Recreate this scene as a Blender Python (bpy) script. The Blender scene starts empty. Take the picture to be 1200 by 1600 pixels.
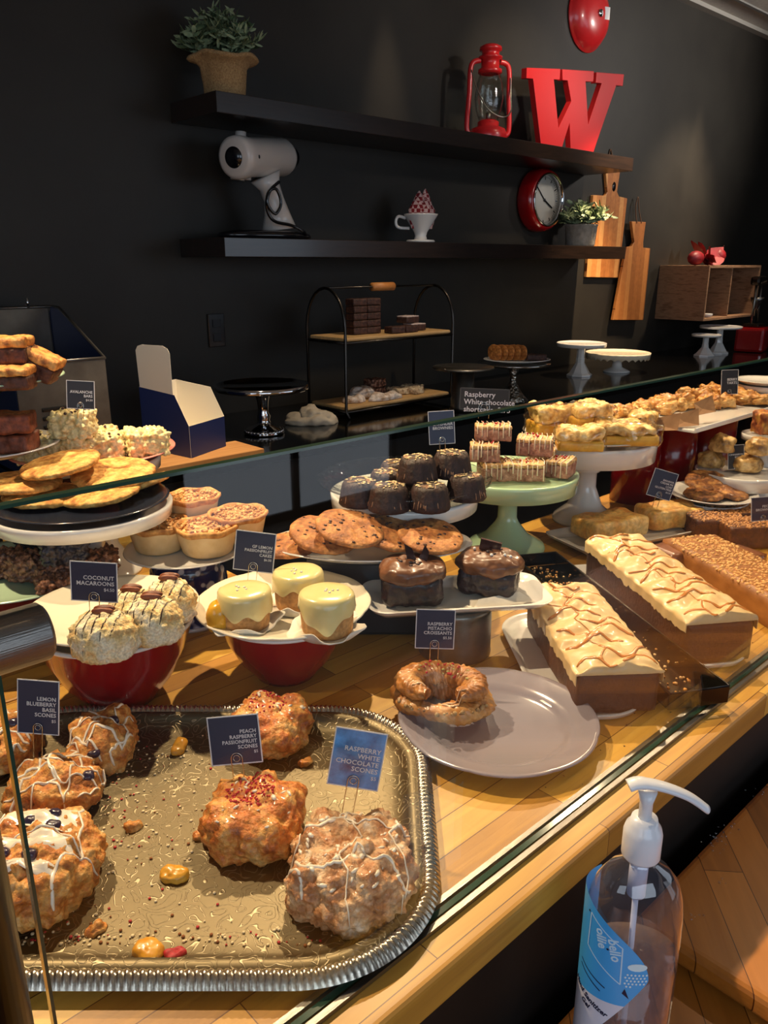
import bpy, bmesh, math, random
import numpy as np
from mathutils import Vector, Matrix, noise
from mathutils.bvhtree import BVHTree
PI=math.pi; rad=math.radians
SC=bpy.context.scene; COL=SC.collection

# ---------------------------------------------------------------- camera
F_PX=1240.0; YAW=rad(43.1); PITCH=rad(17.45); HC=0.60
cy,sy,cp,sp=math.cos(YAW),math.sin(YAW),math.cos(PITCH),math.sin(PITCH)
W_=Vector((sy*cp,cy*cp,-sp)); R_=Vector((cy,-sy,0)); U_=R_.cross(W_); C_=Vector((0,0,HC))
camd=bpy.data.cameras.new('camera'); cam=bpy.data.objects.new('camera',camd); COL.objects.link(cam)
camd.sensor_fit='HORIZONTAL'; camd.sensor_width=36; camd.lens=36*F_PX/1200; camd.clip_start=.02
cam.matrix_world=Matrix(((R_.x,U_.x,-W_.x,0),(R_.y,U_.y,-W_.y,0),(R_.z,U_.z,-W_.z,HC),(0,0,0,1)))
SC.camera=cam
def ray(px,py): return W_*F_PX+R_*(px-600)-U_*(py-800)
def at(px,py,z=0.):
    d=ray(px,py); return C_+d*((z-HC)/d.z)
def aty(px,py,y):
    d=ray(px,py); return C_+d*(y/d.y)
def atx(px,py,x):
    d=ray(px,py); return C_+d*(x/d.x)
def atd(px,py,d): return C_+ray(px,py)*(d/F_PX)
def dep(p): return (Vector(p)-C_).dot(W_)
YW0=2.84
CR=-YAW   # heading that turns a thing's local x to the right of the view

# ---------------------------------------------------------------- light
SC.view_settings.view_transform='Standard'; SC.view_settings.look='None'
SC.view_settings.gamma=1; SC.view_settings.use_curve_mapping=False
SC.view_settings.exposure=0.12
wd=bpy.data.worlds.new('world'); SC.world=wd; wd.use_nodes=True
wd.node_tree.nodes['Background'].inputs[0].default_value=(.5,.6,.8,1)
wd.node_tree.nodes['Background'].inputs[1].default_value=.03
def area(name,loc,target,sx,sy_,power,col,spread=180):
    l=bpy.data.lights.new(name,'AREA'); l.shape='RECTANGLE'; l.size=sx; l.size_y=sy_; l.energy=power; l.color=col; l.spread=rad(spread)
    o=bpy.data.objects.new(name,l); COL.objects.link(o); o.location=loc
    o.rotation_euler=(Vector(target)-Vector(loc)).to_track_quat('-Z','Y').to_euler(); return o
def spot(name,loc,target,power,col,ang=70,blend=.6,r=.035):
    l=bpy.data.lights.new(name,'SPOT'); l.energy=power; l.color=col; l.spot_size=rad(ang); l.spot_blend=blend; l.shadow_soft_size=r
    o=bpy.data.objects.new(name,l); COL.objects.link(o); o.location=loc
    o.rotation_euler=(Vector(target)-Vector(loc)).to_track_quat('-Z','Y').to_euler(); return o
WARM=(1,.73,.45); WARM2=(1,.78,.54); DAY=(.72,.84,1)
for i,(x,y,tx,ty,p) in enumerate([(.30,1.50,.42,.80,120),(1.35,1.50,1.15,.85,125),(2.4,1.45,2.05,.85,125),(2.3,.3,1.8,.8,34)]):  # last entry is an added fill lamp from the near side
    spot('key_fill_spot',(x,y,1.48),(tx,ty,0),p,WARM,84,.7,.02)
spot('back_fill_spot',(4.3,2.0,2.1),(4.05,2.5,.1),430,WARM,50,.7,.04)
spot('back_fill_spot',(3.3,1.6,2.1),(3.6,2.84,1.25),70,WARM2,46,.9,.04)
spot('back_fill_spot',(5.6,2.1,2.1),(5.3,2.8,.4),170,WARM2,60,.9,.04)
spot('back_fill_spot',(1.15,1.85,2.05),(1.2,2.28,.1),230,WARM2,26,.8,.04)  # added lamp brightening the takeout box, no fixture there
for px_,py_,e_ in ((598,0,90),(1105,60,120),(930,60,50)):
    q_=aty(px_,py_,YW0); spot('wall_wash',(q_.x,YW0-.16,2.13),(q_.x+.05,YW0-.02,.2),e_,WARM2,26,1,.02)
area('window_daylight',(-.9,-2.3,.9),(1.2,1.0,.2),2.6,1.5,34,DAY)
spot('back_fill_spot',(2.4,1.6,2.1),(2.35,2.5,.2),70,WARM2,40,.9,.04)  # small added fill for the tiered wire stand
area('window_daylight',(-2.6,-.4,1.1),(1.8,2.6,.85),1.2,1.2,10,DAY)
spot('back_fill_spot',(6.0,.2,1.9),(5.2,2.84,1.75),260,(1,.93,.86),62,1,.1)  # added fill that lifts the upper right of the back wall
spot('back_fill_spot',(3.6,.2,1.9),(3.6,2.84,1.8),60,(1,.9,.8),60,1,.1)
area('room_daylight',(4.5,-2.6,1.0),(3.0,1.5,.3),2.5,1.4,20,DAY)

# ---------------------------------------------------------------- materials
def lin(c):
    return tuple(((v/255)/12.92 if v/255<=.04045 else ((v/255+.055)/1.055)**2.4) for v in c)+(1,)
MATS={}
def M(name,cols,rough=.5,metal=0,scale=20,bump=0,bscale=60,coat=0,det=6,contrast=(.35,.65),stretch=None,sss=0,spec=.5,bdist=.004,sheen=0,voro=0,emis=0):
    if name in MATS: return MATS[name]
    m=bpy.data.materials.new(name); m.use_nodes=True; nt=m.node_tree; b=nt.nodes['Principled BSDF']
    if not isinstance(cols[0],(tuple,list)): cols=[cols]
    b.inputs['Roughness'].default_value=rough; b.inputs['Metallic'].default_value=metal
    b.inputs['Coat Weight'].default_value=coat; b.inputs['Coat Roughness'].default_value=.12
    b.inputs['Specular IOR Level'].default_value=spec
    if sss:
        b.inputs['Subsurface Weight'].default_value=sss; b.inputs['Subsurface Radius'].default_value=(.6,.35,.2); b.inputs['Subsurface Scale'].default_value=.006
    tc=nt.nodes.new('ShaderNodeTexCoord'); src=tc.outputs['Object']
    if stretch:
        mp=nt.nodes.new('ShaderNodeMapping'); mp.inputs['Scale'].default_value=stretch; nt.links.new(src,mp.inputs[0]); src=mp.outputs[0]
    if len(cols)>1:
        n=nt.nodes.new('ShaderNodeTexNoise'); n.inputs['Scale'].default_value=scale; n.inputs['Detail'].default_value=det; n.inputs['Roughness'].default_value=.6
        nt.links.new(src,n.inputs['Vector']); r=nt.nodes.new('ShaderNodeValToRGB'); e=r.color_ramp.elements
        e[0].position=contrast[0]; e[1].position=contrast[1]; e[0].color=lin(cols[0]); e[1].color=lin(cols[-1])
        for k,c in enumerate(cols[1:-1]):
            q=e.new(contrast[0]+(contrast[1]-contrast[0])*(k+1)/(len(cols)-1)); q.color=lin(c)
        nt.links.new(n.outputs['Fac'],r.inputs[0])
        if bump>=.4 and not metal:
            n3=nt.nodes.new('ShaderNodeTexNoise'); n3.inputs['Scale'].default_value=bscale*1.3; n3.inputs['Detail'].default_value=4; nt.links.new(src,n3.inputs['Vector'])
            r3=nt.nodes.new('ShaderNodeMapRange'); r3.inputs['From Min'].default_value=.35; r3.inputs['From Max'].default_value=.65; r3.inputs['To Min'].default_value=.74; r3.inputs['To Max'].default_value=1.15; nt.links.new(n3.outputs['Fac'],r3.inputs['Value'])
            vm=nt.nodes.new('ShaderNodeVectorMath'); vm.operation='SCALE'; nt.links.new(r.outputs[0],vm.inputs[0]); nt.links.new(r3.outputs[0],vm.inputs['Scale']); nt.links.new(vm.outputs[0],b.inputs['Base Color'])
        else: nt.links.new(r.outputs[0],b.inputs['Base Color'])
    else: b.inputs['Base Color'].default_value=lin(cols[0])
    if bump:
        if voro:
            n2=nt.nodes.new('ShaderNodeTexVoronoi'); n2.inputs['Scale'].default_value=bscale; out=n2.outputs['Distance']
        else:
            n2=nt.nodes.new('ShaderNodeTexNoise'); n2.inputs['Scale'].default_value=bscale; n2.inputs['Detail'].default_value=5; out=n2.outputs['Fac']
        nt.links.new(src,n2.inputs['Vector'])
        bp=nt.nodes.new('ShaderNodeBump'); bp.inputs['Strength'].default_value=bump; bp.inputs['Distance'].default_value=bdist
        nt.links.new(out,bp.inputs['Height']); nt.links.new(bp.outputs[0],b.inputs['Normal'])
    MATS[name]=m; return m
def Mwood(name,c1,c2,c3,plank=(.42,.042),rough=.35,gscale=1,coat=.2,rot=0):
    m=bpy.data.materials.new(name); m.use_nodes=True; nt=m.node_tree; b=nt.nodes['Principled BSDF']; L=nt.links.new
    tc=nt.nodes.new('ShaderNodeTexCoord'); mp=nt.nodes.new('ShaderNodeMapping'); mp.inputs['Rotation'].default_value=(0,0,rot); L(tc.outputs['Object'],mp.inputs[0])
    br=nt.nodes.new('ShaderNodeTexBrick'); br.inputs['Scale'].default_value=1; br.inputs['Brick Width'].default_value=plank[0]; br.inputs['Row Height'].default_value=plank[1]
    br.inputs['Mortar Size'].default_value=.0006; br.inputs['Bias'].default_value=0; br.offset=.37
    br.inputs['Color1'].default_value=(0,0,0,1); br.inputs['Color2'].default_value=(1,1,1,1); br.inputs['Mortar'].default_value=(0,0,0,1)
    L(mp.outputs[0],br.inputs['Vector'])
    m2=nt.nodes.new('ShaderNodeMapping'); m2.inputs['Scale'].default_value=(6*gscale,70*gscale,70*gscale); L(mp.outputs[0],m2.inputs[0])
    no=nt.nodes.new('ShaderNodeTexNoise'); no.inputs['Scale'].default_value=1; no.inputs['Detail'].default_value=8; no.inputs['Distortion'].default_value=.6; L(m2.outputs[0],no.inputs['Vector'])
    ad=nt.nodes.new('ShaderNodeMath'); ad.operation='MULTIPLY_ADD'; ad.inputs[1].default_value=.62; L(br.outputs['Color'],ad.inputs[0])
    ml=nt.nodes.new('ShaderNodeMath'); ml.operation='MULTIPLY'; ml.inputs[1].default_value=.5; L(no.outputs['Fac'],ml.inputs[0]); L(ml.outputs[0],ad.inputs[2])
    r=nt.nodes.new('ShaderNodeValToRGB'); e=r.color_ramp.elements; e[0].position=.12; e[1].position=.9; e[0].color=lin(c1); e[1].color=lin(c3); q=e.new(.5); q.color=lin(c2)
    L(ad.outputs[0],r.inputs[0])
    mx=nt.nodes.new('ShaderNodeMix'); mx.data_type='RGBA'; mx.blend_type='MULTIPLY'; mx.inputs['B'].default_value=(.35,.25,.16,1)
    L(br.outputs['Fac'],mx.inputs['Factor']); L(r.outputs[0],mx.inputs['A']); L(mx.outputs['Result'],b.inputs['Base Color'])
    b.inputs['Roughness'].default_value=rough; b.inputs['Coat Weight'].default_value=coat; b.inputs['Coat Roughness'].default_value=.25
    bp=nt.nodes.new('ShaderNodeBump'); bp.inputs['Strength'].default_value=.12; bp.inputs['Distance'].default_value=.002; L(no.outputs['Fac'],bp.inputs['Height']); L(bp.outputs[0],b.inputs['Normal'])
    MATS[name]=m; return m
def Mthin(name,tint=(1,1,1),refl=1.0,rough=0.0,ior=1.5,haze=0,hazecol=(255,255,255),bump=0,bscale=40):
    m=bpy.data.materials.new(name); m.use_nodes=True; nt=m.node_tree; nt.nodes.clear(); L=nt.links.new
    o=nt.nodes.new('ShaderNodeOutputMaterial'); t=nt.nodes.new('ShaderNodeBsdfTransparent'); t.inputs[0].default_value=tuple(tint)+(1,)
    g=nt.nodes.new('ShaderNodeBsdfGlossy'); g.inputs['Roughness'].default_value=rough
    lw=nt.nodes.new('ShaderNodeLayerWeight'); lw.inputs['Blend'].default_value=.5
    p5=nt.nodes.new('ShaderNodeMath'); p5.operation='POWER'; p5.inputs[1].default_value=5; L(lw.outputs['Facing'],p5.inputs[0])
    fr=nt.nodes.new('ShaderNodeMath'); fr.operation='MULTIPLY_ADD'; fr.inputs[1].default_value=.96; fr.inputs[2].default_value=.04; L(p5.outputs[0],fr.inputs[0])
    if bump:
        tc=nt.nodes.new('ShaderNodeTexCoord'); n2=nt.nodes.new('ShaderNodeTexNoise'); n2.inputs['Scale'].default_value=bscale; L(tc.outputs['Object'],n2.inputs['Vector'])
        bp=nt.nodes.new('ShaderNodeBump'); bp.inputs['Strength'].default_value=bump; bp.inputs['Distance'].default_value=.004; L(n2.outputs['Fac'],bp.inputs['Height']); L(bp.outputs[0],g.inputs['Normal']); L(bp.outputs[0],lw.inputs['Normal'])
    ml=nt.nodes.new('ShaderNodeMath'); ml.operation='MULTIPLY'; ml.inputs[1].default_value=refl; ml.use_clamp=True; L(fr.outputs[0],ml.inputs[0])
    mx=nt.nodes.new('ShaderNodeMixShader'); L(ml.outputs[0],mx.inputs[0]); L(t.outputs[0],mx.inputs[1]); L(g.outputs[0],mx.inputs[2]); out=mx
    if haze:
        d=nt.nodes.new('ShaderNodeBsdfDiffuse'); d.inputs[0].default_value=lin(hazecol); m3=nt.nodes.new('ShaderNodeMixShader'); m3.inputs[0].default_value=haze
        L(mx.outputs[0],m3.inputs[1]); L(d.outputs[0],m3.inputs[2]); out=m3
    L(out.outputs[0],o.inputs[0]); MATS[name]=m; return m

butcher=Mwood('butcher_block',(132,86,28),(186,134,50),(216,170,72),rough=.45,coat=.08)
butcher2=Mwood('butcher_ledge',(104,58,16),(150,90,30),(180,114,46),plank=(.55,.05),rough=.3,rot=rad(-42))
boardwood=Mwood('acacia',(150,84,36),(196,124,62),(218,158,92),plank=(2,.05),rough=.45,gscale=.5,coat=0,rot=rad(90))
paddlewood=Mwood('acacia_paddle',(128,74,30),(165,100,46),(186,122,62),plank=(2,.05),rough=.5,gscale=.5,coat=0,rot=rad(90))
cratewood=M('crate_wood',[(124,88,60),(164,124,92),(140,104,74)],.8,scale=9,stretch=(1,1,5),bump=.3,bscale=30)
blackpaint=M('black_wall_paint',[(38,35,31),(45,42,37)],.5,spec=.3,scale=3,bump=.05,bscale=120)
blackgloss=M('black_laminate',(12,11,11),.09,coat=.3)
shelfmat=M('espresso_wood',[(30,22,18),(42,30,24)],.28,scale=8,stretch=(1,12,12),coat=.3)
darkfront=M('dark_cabinet',[(22,16,12),(28,20,14)],.5,scale=10)
ceilm=M('ceiling_tile',[(176,172,164),(192,188,180)],.9,scale=60,bump=.3,bscale=150)
floorm=M('floor_concrete',[(60,56,52),(84,78,72)],.6,scale=4)
frontwall=M('front_room_wall',[(120,124,132),(132,136,144)],.8,scale=2)
white=M('white_porcelain',(226,224,220),.16,coat=.5)
cream=M('cream_porcelain',(232,222,198),.18,coat=.5)
jade=M('jadeite_glass',(176,206,170),.14,coat=.6,sss=.2)
mint=M('mint_plate',(178,206,176),.2,coat=.4)
pinkp=M('pink_plate',(222,142,128),.2,coat=.4)
blackplate=M('black_plate',(30,36,50),.2,coat=.5)
redm=M('red_glaze',(150,14,18),.2,coat=.6)
redpaint=M('red_paint',(204,34,38),.3,coat=.4)
redtin=M('red_tin',(128,8,14),.22,coat=.5)
maroon=M('maroon_glaze',(96,24,28),.35,coat=.2)
silver=M('silver',(200,200,198),.14,1)
chrome=M('chrome',(210,210,212),.06,1)
steel=M('brushed_steel',(150,146,140),.32,1,bump=.15,bscale=30,stretch=(1,40,40))
darksteel=M('dark_steel',(70,66,62),.3,1)
blackmetal=M('black_metal',(40,40,42),.35,.8)
galv=M('galvanised',[(120,116,108),(150,146,138)],.38,1,scale=14)
paper=M('parchment',[(214,206,190),(228,222,208)],.8,bump=.1,bscale=60)
brownpaper=M('brown_paper',[(126,90,58),(146,108,72)],.8,bump=.15,bscale=60)
navy=M('navy_card',(32,38,66),.45)
cardwhite=M('card_white',(214,214,216),.5)
boxnavy=M('navy_box',(34,48,98),.45)
boxwhite=M('white_box_inside',(236,228,210),.7)
cardboard=M('cardboard',[(176,122,66),(196,142,82)],.75,scale=8,stretch=(1,8,1))
glass=Mthin('display_glass',(.97,.985,.98),1.0)
glassedge=M('glass_edge',(44,70,54),.12,coat=.5,spec=.8)
clearglass=Mthin('clear_glass',(.93,.95,.94),1.3,bump=.5,bscale=60)
plasticwrap=Mthin('cellophane',(.97,.97,.97),1.6,rough=.05,bump=1.0,bscale=25)

# ---------------------------------------------------------------- mesh helpers
class MB:
    def __init__(s): s.v=[]; s.f=[]; s.m=[]; s.sm=[]
    def add(s,vs,fs,mat=0,smooth=True,T=None):
        n=len(s.v)
        for p in vs:
            p=Vector(p)
            if T is not None: p=T@p
            s.v.append(tuple(p))
        for f in fs: s.f.append(tuple(i+n for i in f)); s.m.append(mat); s.sm.append(smooth)
        return s
    def bm(s,b,mat=0,smooth=False,T=None):
        b.verts.ensure_lookup_table(); b.verts.index_update()
        s.add([v.co.copy() for v in b.verts],[[v.index for v in f.verts] for f in b.faces],mat,smooth,T); b.free(); return s
    def box(s,c,size,rz=0,bev=.0,mat=0,seg=2,rot=None):
        b=bmesh.new(); bmesh.ops.create_cube(b,size=1)
        for v in b.verts: v.co=Vector((v.co.x*size[0],v.co.y*size[1],v.co.z*size[2]))
        if bev: bmesh.ops.bevel(b,geom=b.edges[:],offset=bev,segments=seg,affect='EDGES',profile=.6)
        T=Matrix.Translation(c)@(rot if rot is not None else Matrix.Rotation(rz,4,'Z'))
        return s.bm(b,mat,False,T)
    def prism(s,poly,z0,z1,mat=0,bev=0,T=None):
        b=bmesh.new(); vs=[b.verts.new((x,y,z0)) for x,y in poly]; f=b.faces.new(vs)
        r=bmesh.ops.extrude_face_region(b,geom=[f]); 
        for g in r['geom']:
            if isinstance(g,bmesh.types.BMVert): g.co.z=z1
        bmesh.ops.recalc_face_normals(b,faces=b.faces[:])
        if bev: bmesh.ops.bevel(b,geom=b.edges[:],offset=bev,segments=2,affect='EDGES',profile=.6)
        bmesh.ops.triangulate(b,faces=[f for f in b.faces if len(f.verts)>4])
        return s.bm(b,mat,False,T)
    def lathe(s,prof,seg=48,c=(0,0,0),mat=0,wav=None,sx=1,sy=1,T=None,smooth=True,closed=False):
        vs=[];fs=[]; n=len(prof)
        for i in range(seg):
            a=2*PI*i/seg
            for j,(r,z) in enumerate(prof):
                k,dz=(1,0) if wav is None else wav(a,r,z)
                vs.append((c[0]+math.cos(a)*r*k*sx,c[1]+math.sin(a)*r*k*sy,c[2]+z+dz))
        for i in range(seg):
            i2=(i+1)%seg
            for j in range(n-1): fs.append((i*n+j,i2*n+j,i2*n+j+1,i*n+j+1))
            if closed: fs.append((i*n+n-1,i2*n+n-1,i2*n,i*n))
        return s.add(vs,fs,mat,smooth,T)
    def tube(s,path,r,seg=8,mat=0,T=None,closed=False,flat=1,up=None):
        path=[Vector(p) for p in path]; n=len(path); vs=[];fs=[]; last=None
        for i,p in enumerate(path):
            a=path[i-1] if i>0 or closed else p; b=path[(i+1)%n] if i<n-1 or closed else p
            t=(b-a); t=t.normalized() if t.length>1e-9 else Vector((0,0,1))
            if up is not None: u=Vector(up)
            else: u=last if last is not None else (Vector((0,0,1)) if abs(t.z)<.9 else Vector((1,0,0)))
            sx=t.cross(u); sx=sx.normalized() if sx.length>1e-6 else t.orthogonal().normalized()
            u2=sx.cross(t).normalized(); last=u2
            rr=r[i] if isinstance(r,(list,tuple)) else r
            for k in range(seg):
                q=2*PI*k/seg; vs.append(p+sx*(rr*math.cos(q))+u2*(rr*flat*math.sin(q)))
        for i in range(n if closed else n-1):
            i2=(i+1)%n
            for k in range(seg):
                k2=(k+1)%seg; fs.append((i*seg+k,i*seg+k2,i2*seg+k2,i2*seg+k))
        if not closed: fs.append(tuple(range(seg))[::-1]); fs.append(tuple((n-1)*seg+k for k in range(seg)))
        return s.add(vs,fs,mat,True,T)
    def ball(s,c,r,sub=1,mat=0,T=None,sc=(1,1,1),rot=None):
        b=bmesh.new(); bmesh.ops.create_icosphere(b,subdivisions=sub,radius=1)
        TT=Matrix.Translation(c)@(rot if rot is not None else Matrix())@Matrix.Diagonal((r*sc[0],r*sc[1],r*sc[2],1))
        if T is not None: TT=T@TT
        return s.bm(b,mat,True,TT)
    def build(s,name,mats,parent=None,loc=None,rz=0):
        me=bpy.data.meshes.new(name); me.from_pydata(s.v,[],s.f)
        if not isinstance(mats,(list,tuple)): mats=[mats]
        for m in mats: me.materials.append(m)
        me.polygons.foreach_set('material_index',s.m); me.polygons.foreach_set('use_smooth',s.sm); me.update()
        o=bpy.data.objects.new(name,me); COL.objects.link(o)
        if parent: o.parent=parent
        if loc is not None: o.location=loc
        if rz: o.rotation_euler=(0,0,rz)
        return o
def tag(o,label,cat,group=None,kind=None):
    if label: o['label']=label
    if cat: o['category']=cat
    if group: o['group']=group
    if kind: o['kind']=kind
    return o
def thing(name,label,cat,loc=(0,0,0),rz=0,group=None,rot=None):
    o=bpy.data.objects.new(name,None); COL.objects.link(o); o.empty_display_size=.02; o.location=loc; o.rotation_euler=rot if rot else (0,0,rz)
    return tag(o,label,cat,group)
def kids(o): return [c for c in bpy.data.objects if c.parent==o]
def dup(root,loc,rz=0,label=None,sc=1,rot=None,group=None,kind_children=True):
    def cp_(o,par):
        ch=kids(o); c=o.copy(); COL.objects.link(c); c.parent=par
        for k in ch: cp_(k,c)
        return c
    c=cp_(root,None); c.location=loc; c.rotation_euler=rot if rot else (0,0,rz)
    c.scale=(sc,)*3 if not isinstance(sc,(tuple,list)) else sc
    if label: c['label']=label
    if group: c['group']=group
    return c
def struct(name,mb,mat): return tag(mb.build(name,mat),None,None,kind='structure')
def text_mb(s,size,align='RIGHT',ext=.0002,bold=0,spacing=1.0,lsp=1.0):
    cu=bpy.data.curves.new('txt','FONT'); cu.body=s; cu.size=size; cu.align_x=align; cu.extrude=ext; cu.offset=bold; cu.space_character=spacing; cu.space_line=lsp; cu.resolution_u=2
    o=bpy.data.objects.new('txt',cu); COL.objects.link(o); dg=bpy.context.evaluated_depsgraph_get(); me=o.evaluated_get(dg).to_mesh()
    vs=[v.co.copy() for v in me.vertices]; fs=[list(p.vertices) for p in me.polygons]; o.evaluated_get(dg).to_mesh_clear()
    bpy.data.objects.remove(o); bpy.data.curves.remove(cu); return vs,fs
FB=lambda p,o=4,h=.9: noise.fractal(Vector(p),h,2.0,o)
def icog(sub):
    b=bmesh.new(); bmesh.ops.create_icosphere(b,subdivisions=sub,radius=1); b.verts.ensure_lookup_table()
    r=([v.co.copy() for v in b.verts],[[v.index for v in f.verts] for f in b.faces]); b.free(); return r
ICO={}
def blob(mb,c,r,amp=.1,freq=20,seed=0,sub=5,mat=0,flat=-.5,p=2.4,crag=0,oct_=4,matfn=None,zp=2.4,T=None):
    """rounded lump; r=(rx,ry,rz); flat = bottom cut as share of rz; amp in metres"""
    if sub not in ICO: ICO[sub]=icog(sub)
    V,Fc=ICO[sub]; off=Vector((seed*13.7,seed*7.3,seed*3.1)); vs=[]
    for d in V:
        n=(abs(d.x)**p+abs(d.y)**p)**(1/p); n=(n**zp+abs(d.z)**zp)**(1/zp); q=Vector((d.x/n*r[0],d.y/n*r[1],d.z/n*r[2]))
        s=(q*freq)+off; h=FB(s,oct_)*amp
        if crag:
            vo=noise.voronoi(s*1.5)[0]; h-=crag*max(0,.3-(vo[1]-vo[0]))*1.6; h+=crag*.35*FB(s*3.1,3)
        q=q+d*h
        if q.z<flat*r[2]: q.z=flat*r[2]
        vs.append((c[0]+q.x,c[1]+q.y,c[2]+q.z-flat*r[2]))
    if matfn is None: return mb.add(vs,Fc,mat,True,T)
    n0=len(mb.v)
    mb.add(vs,[],mat,True,T)
    for f in Fc:
        ce=sum((Vector(vs[i]) for i in f),Vector())/3
        mb.f.append(tuple(i+n0 for i in f)); mb.m.append(matfn(ce)); mb.sm.append(True)
    return mb
def rcube(mb,c,size,rnd=.004,n=10,rz=0,amp=0,freq=60,seed=0,mat=0,lump=0,lfreq=120,matfn=None,T=None,taper=1,rot=None,bottom=True):
    """subdivided rounded box, optional noise and nut-like lumps; c = centre of base"""
    h=Vector(size)/2; inn=Vector((max(h.x-rnd,1e-5),max(h.y-rnd,1e-5),max(h.z-rnd,1e-5))); vs=[];idx={};fs=[];off=Vector((seed*5.1,seed*9.2,seed*2.3))
    nn=[max(2,int(round(n*size[i]/max(size)))) for i in range(3)]
    def V(i,j,k):
        key=(i,j,k)
        if key in idx: return idx[key]
        g=Vector((-h.x+size[0]*i/nn[0],-h.y+size[1]*j/nn[1],-h.z+size[2]*k/nn[2]))
        cl=Vector((max(-inn.x,min(inn.x,g.x)),max(-inn.y,min(inn.y,g.y)),max(-inn.z,min(inn.z,g.z))))
        d=g-cl; nr=d.normalized() if d.length>1e-9 else Vector((0,0,1)); q=cl+nr*rnd
        if amp: q+=nr*FB(q*freq+off,4)*amp
        if lump:
            vv=noise.voronoi(q*lfreq+off)[0][0]; q+=nr*lump*(.55-vv)
        tz=(q.z+h.z)/size[2]; k_=1+(taper-1)*tz; q.x*=k_; q.y*=k_
        if q.z<-h.z: q.z=-h.z
        idx[key]=len(vs); vs.append(q); return idx[key]
    A,B,D=nn
    for i in range(A):
        for j in range(B):
            fs.append((V(i,j,0),V(i,j+1,0),V(i+1,j+1,0),V(i+1,j,0))); fs.append((V(i,j,D),V(i+1,j,D),V(i+1,j+1,D),V(i,j+1,D)))
    for i in range(A):
        for k in range(D):
            fs.append((V(i,0,k),V(i+1,0,k),V(i+1,0,k+1),V(i,0,k+1))); fs.append((V(i,B,k),V(i,B,k+1),V(i+1,B,k+1),V(i+1,B,k)))
    for j in range(B):
        for k in range(D):
            fs.append((V(0,j,k),V(0,j,k+1),V(0,j+1,k+1),V(0,j+1,k))); fs.append((V(A,j,k),V(A,j+1,k),V(A,j+1,k+1),V(A,j,k+1)))
    TT=Matrix.Translation(Vector(c)+Vector((0,0,h.z)))@(rot if rot is not None else Matrix.Rotation(rz,4,'Z'))
    if T is not None: TT=T@TT
    n0=len(mb.v); mb.add(vs,[],mat,True,TT)
    for f in fs:
        m_=mat if matfn is None else matfn((vs[f[0]]+vs[f[2]])/2)
        mb.f.append(tuple(i+n0 for i in f)); mb.m.append(m_); mb.sm.append(True)
    return mb
def bvh(mb): return BVHTree.FromPolygons([Vector(v) for v in mb.v],mb.f)
def drape(mb,tree,pts,r,mat=0,off=0,ztop=.3,seg=6,flat=.6,zmin=-9,step=.004):
    P=[]
    for a,b in zip(pts[:-1],pts[1:]):
        a=Vector(a);b=Vector(b);k=max(1,int((b-a).length/step))
        for i in range(k): P.append(a+(b-a)*i/k)
    P.append(Vector(pts[-1])); run=[]
    def flush():
        if len(run)>2:
            rr=[r*(.75+.5*abs(noise.noise(Vector((q.x*60,q.y*60,3))))) for q in run]; rr[0]*=.5; rr[-1]*=.5
            mb.tube(run,rr,seg,mat,flat=flat)
        run.clear()
    for q in P:
        h=tree.ray_cast(Vector((q.x,q.y,ztop)),Vector((0,0,-1)))
        if h[0] is None or h[0].z<zmin: flush(); continue
        run.append(h[0]+Vector((0,0,off)))
    flush(); return mb
def scatter(mb,tree,n,cx,cy_,rx,ry,fn,seed=0,ztop=.3,zmin=-9,nz=.2):
    rg=random.Random(seed); k=0
    for _ in range(n*6):
        if k>=n: break
        a=rg.uniform(0,2*PI); q=math.sqrt(rg.random()); x=cx+rx*q*math.cos(a); y=cy_+ry*q*math.sin(a)
        h=tree.ray_cast(Vector((x,y,ztop)),Vector((0,0,-1)))
        if h[0] is None or h[0].z<zmin or h[1].z<nz: continue
        fn(mb,h[0],h[1],rg); k+=1
    return mb
# ---------------------------------------------------------------- structure
YG=.411; YF=.365; YB=1.10; YW=2.84; ZC=2.155; ZF=-.9
b=MB(); b.box((3,0,ZF-.05),(13,7,.1)); struct('floor',b,floorm)
b=MB(); b.box((3,YW+.05,(ZC+ZF)/2),(13,.1,ZC-ZF)); struct('wall_back',b,blackpaint)
b=MB(); b.box((3,-3.05,(ZC+ZF)/2),(13,.1,ZC-ZF)); struct('wall_front',b,frontwall)
b=MB(); b.box((-3.05,0,(ZC+ZF)/2),(.1,6,ZC-ZF)); struct('wall_left',b,frontwall)
b=MB(); b.box((9.05,0,(ZC+ZF)/2),(.1,6,ZC-ZF)); struct('wall_right',b,blackpaint)
b=MB(); b.box((3,0,ZC+.05),(13,7,.1)); struct('ceiling',b,ceilm)
b=MB()
for k in range(12): b.box((-3+k*1.22-.35,0,ZC-.004),(.024,5.9,.008))
for k in range(10): b.box((3,2.62-k*.61,ZC-.0045),(12.8,.024,.009))
struct('trim_1',b,M('ceiling_grid',(120,118,114),.5))
b=MB(); b.box((3,2.815,ZC-.012),(12.8,.05,.024)); struct('trim_2',b,M('wall_angle',(150,146,138),.5))

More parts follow.
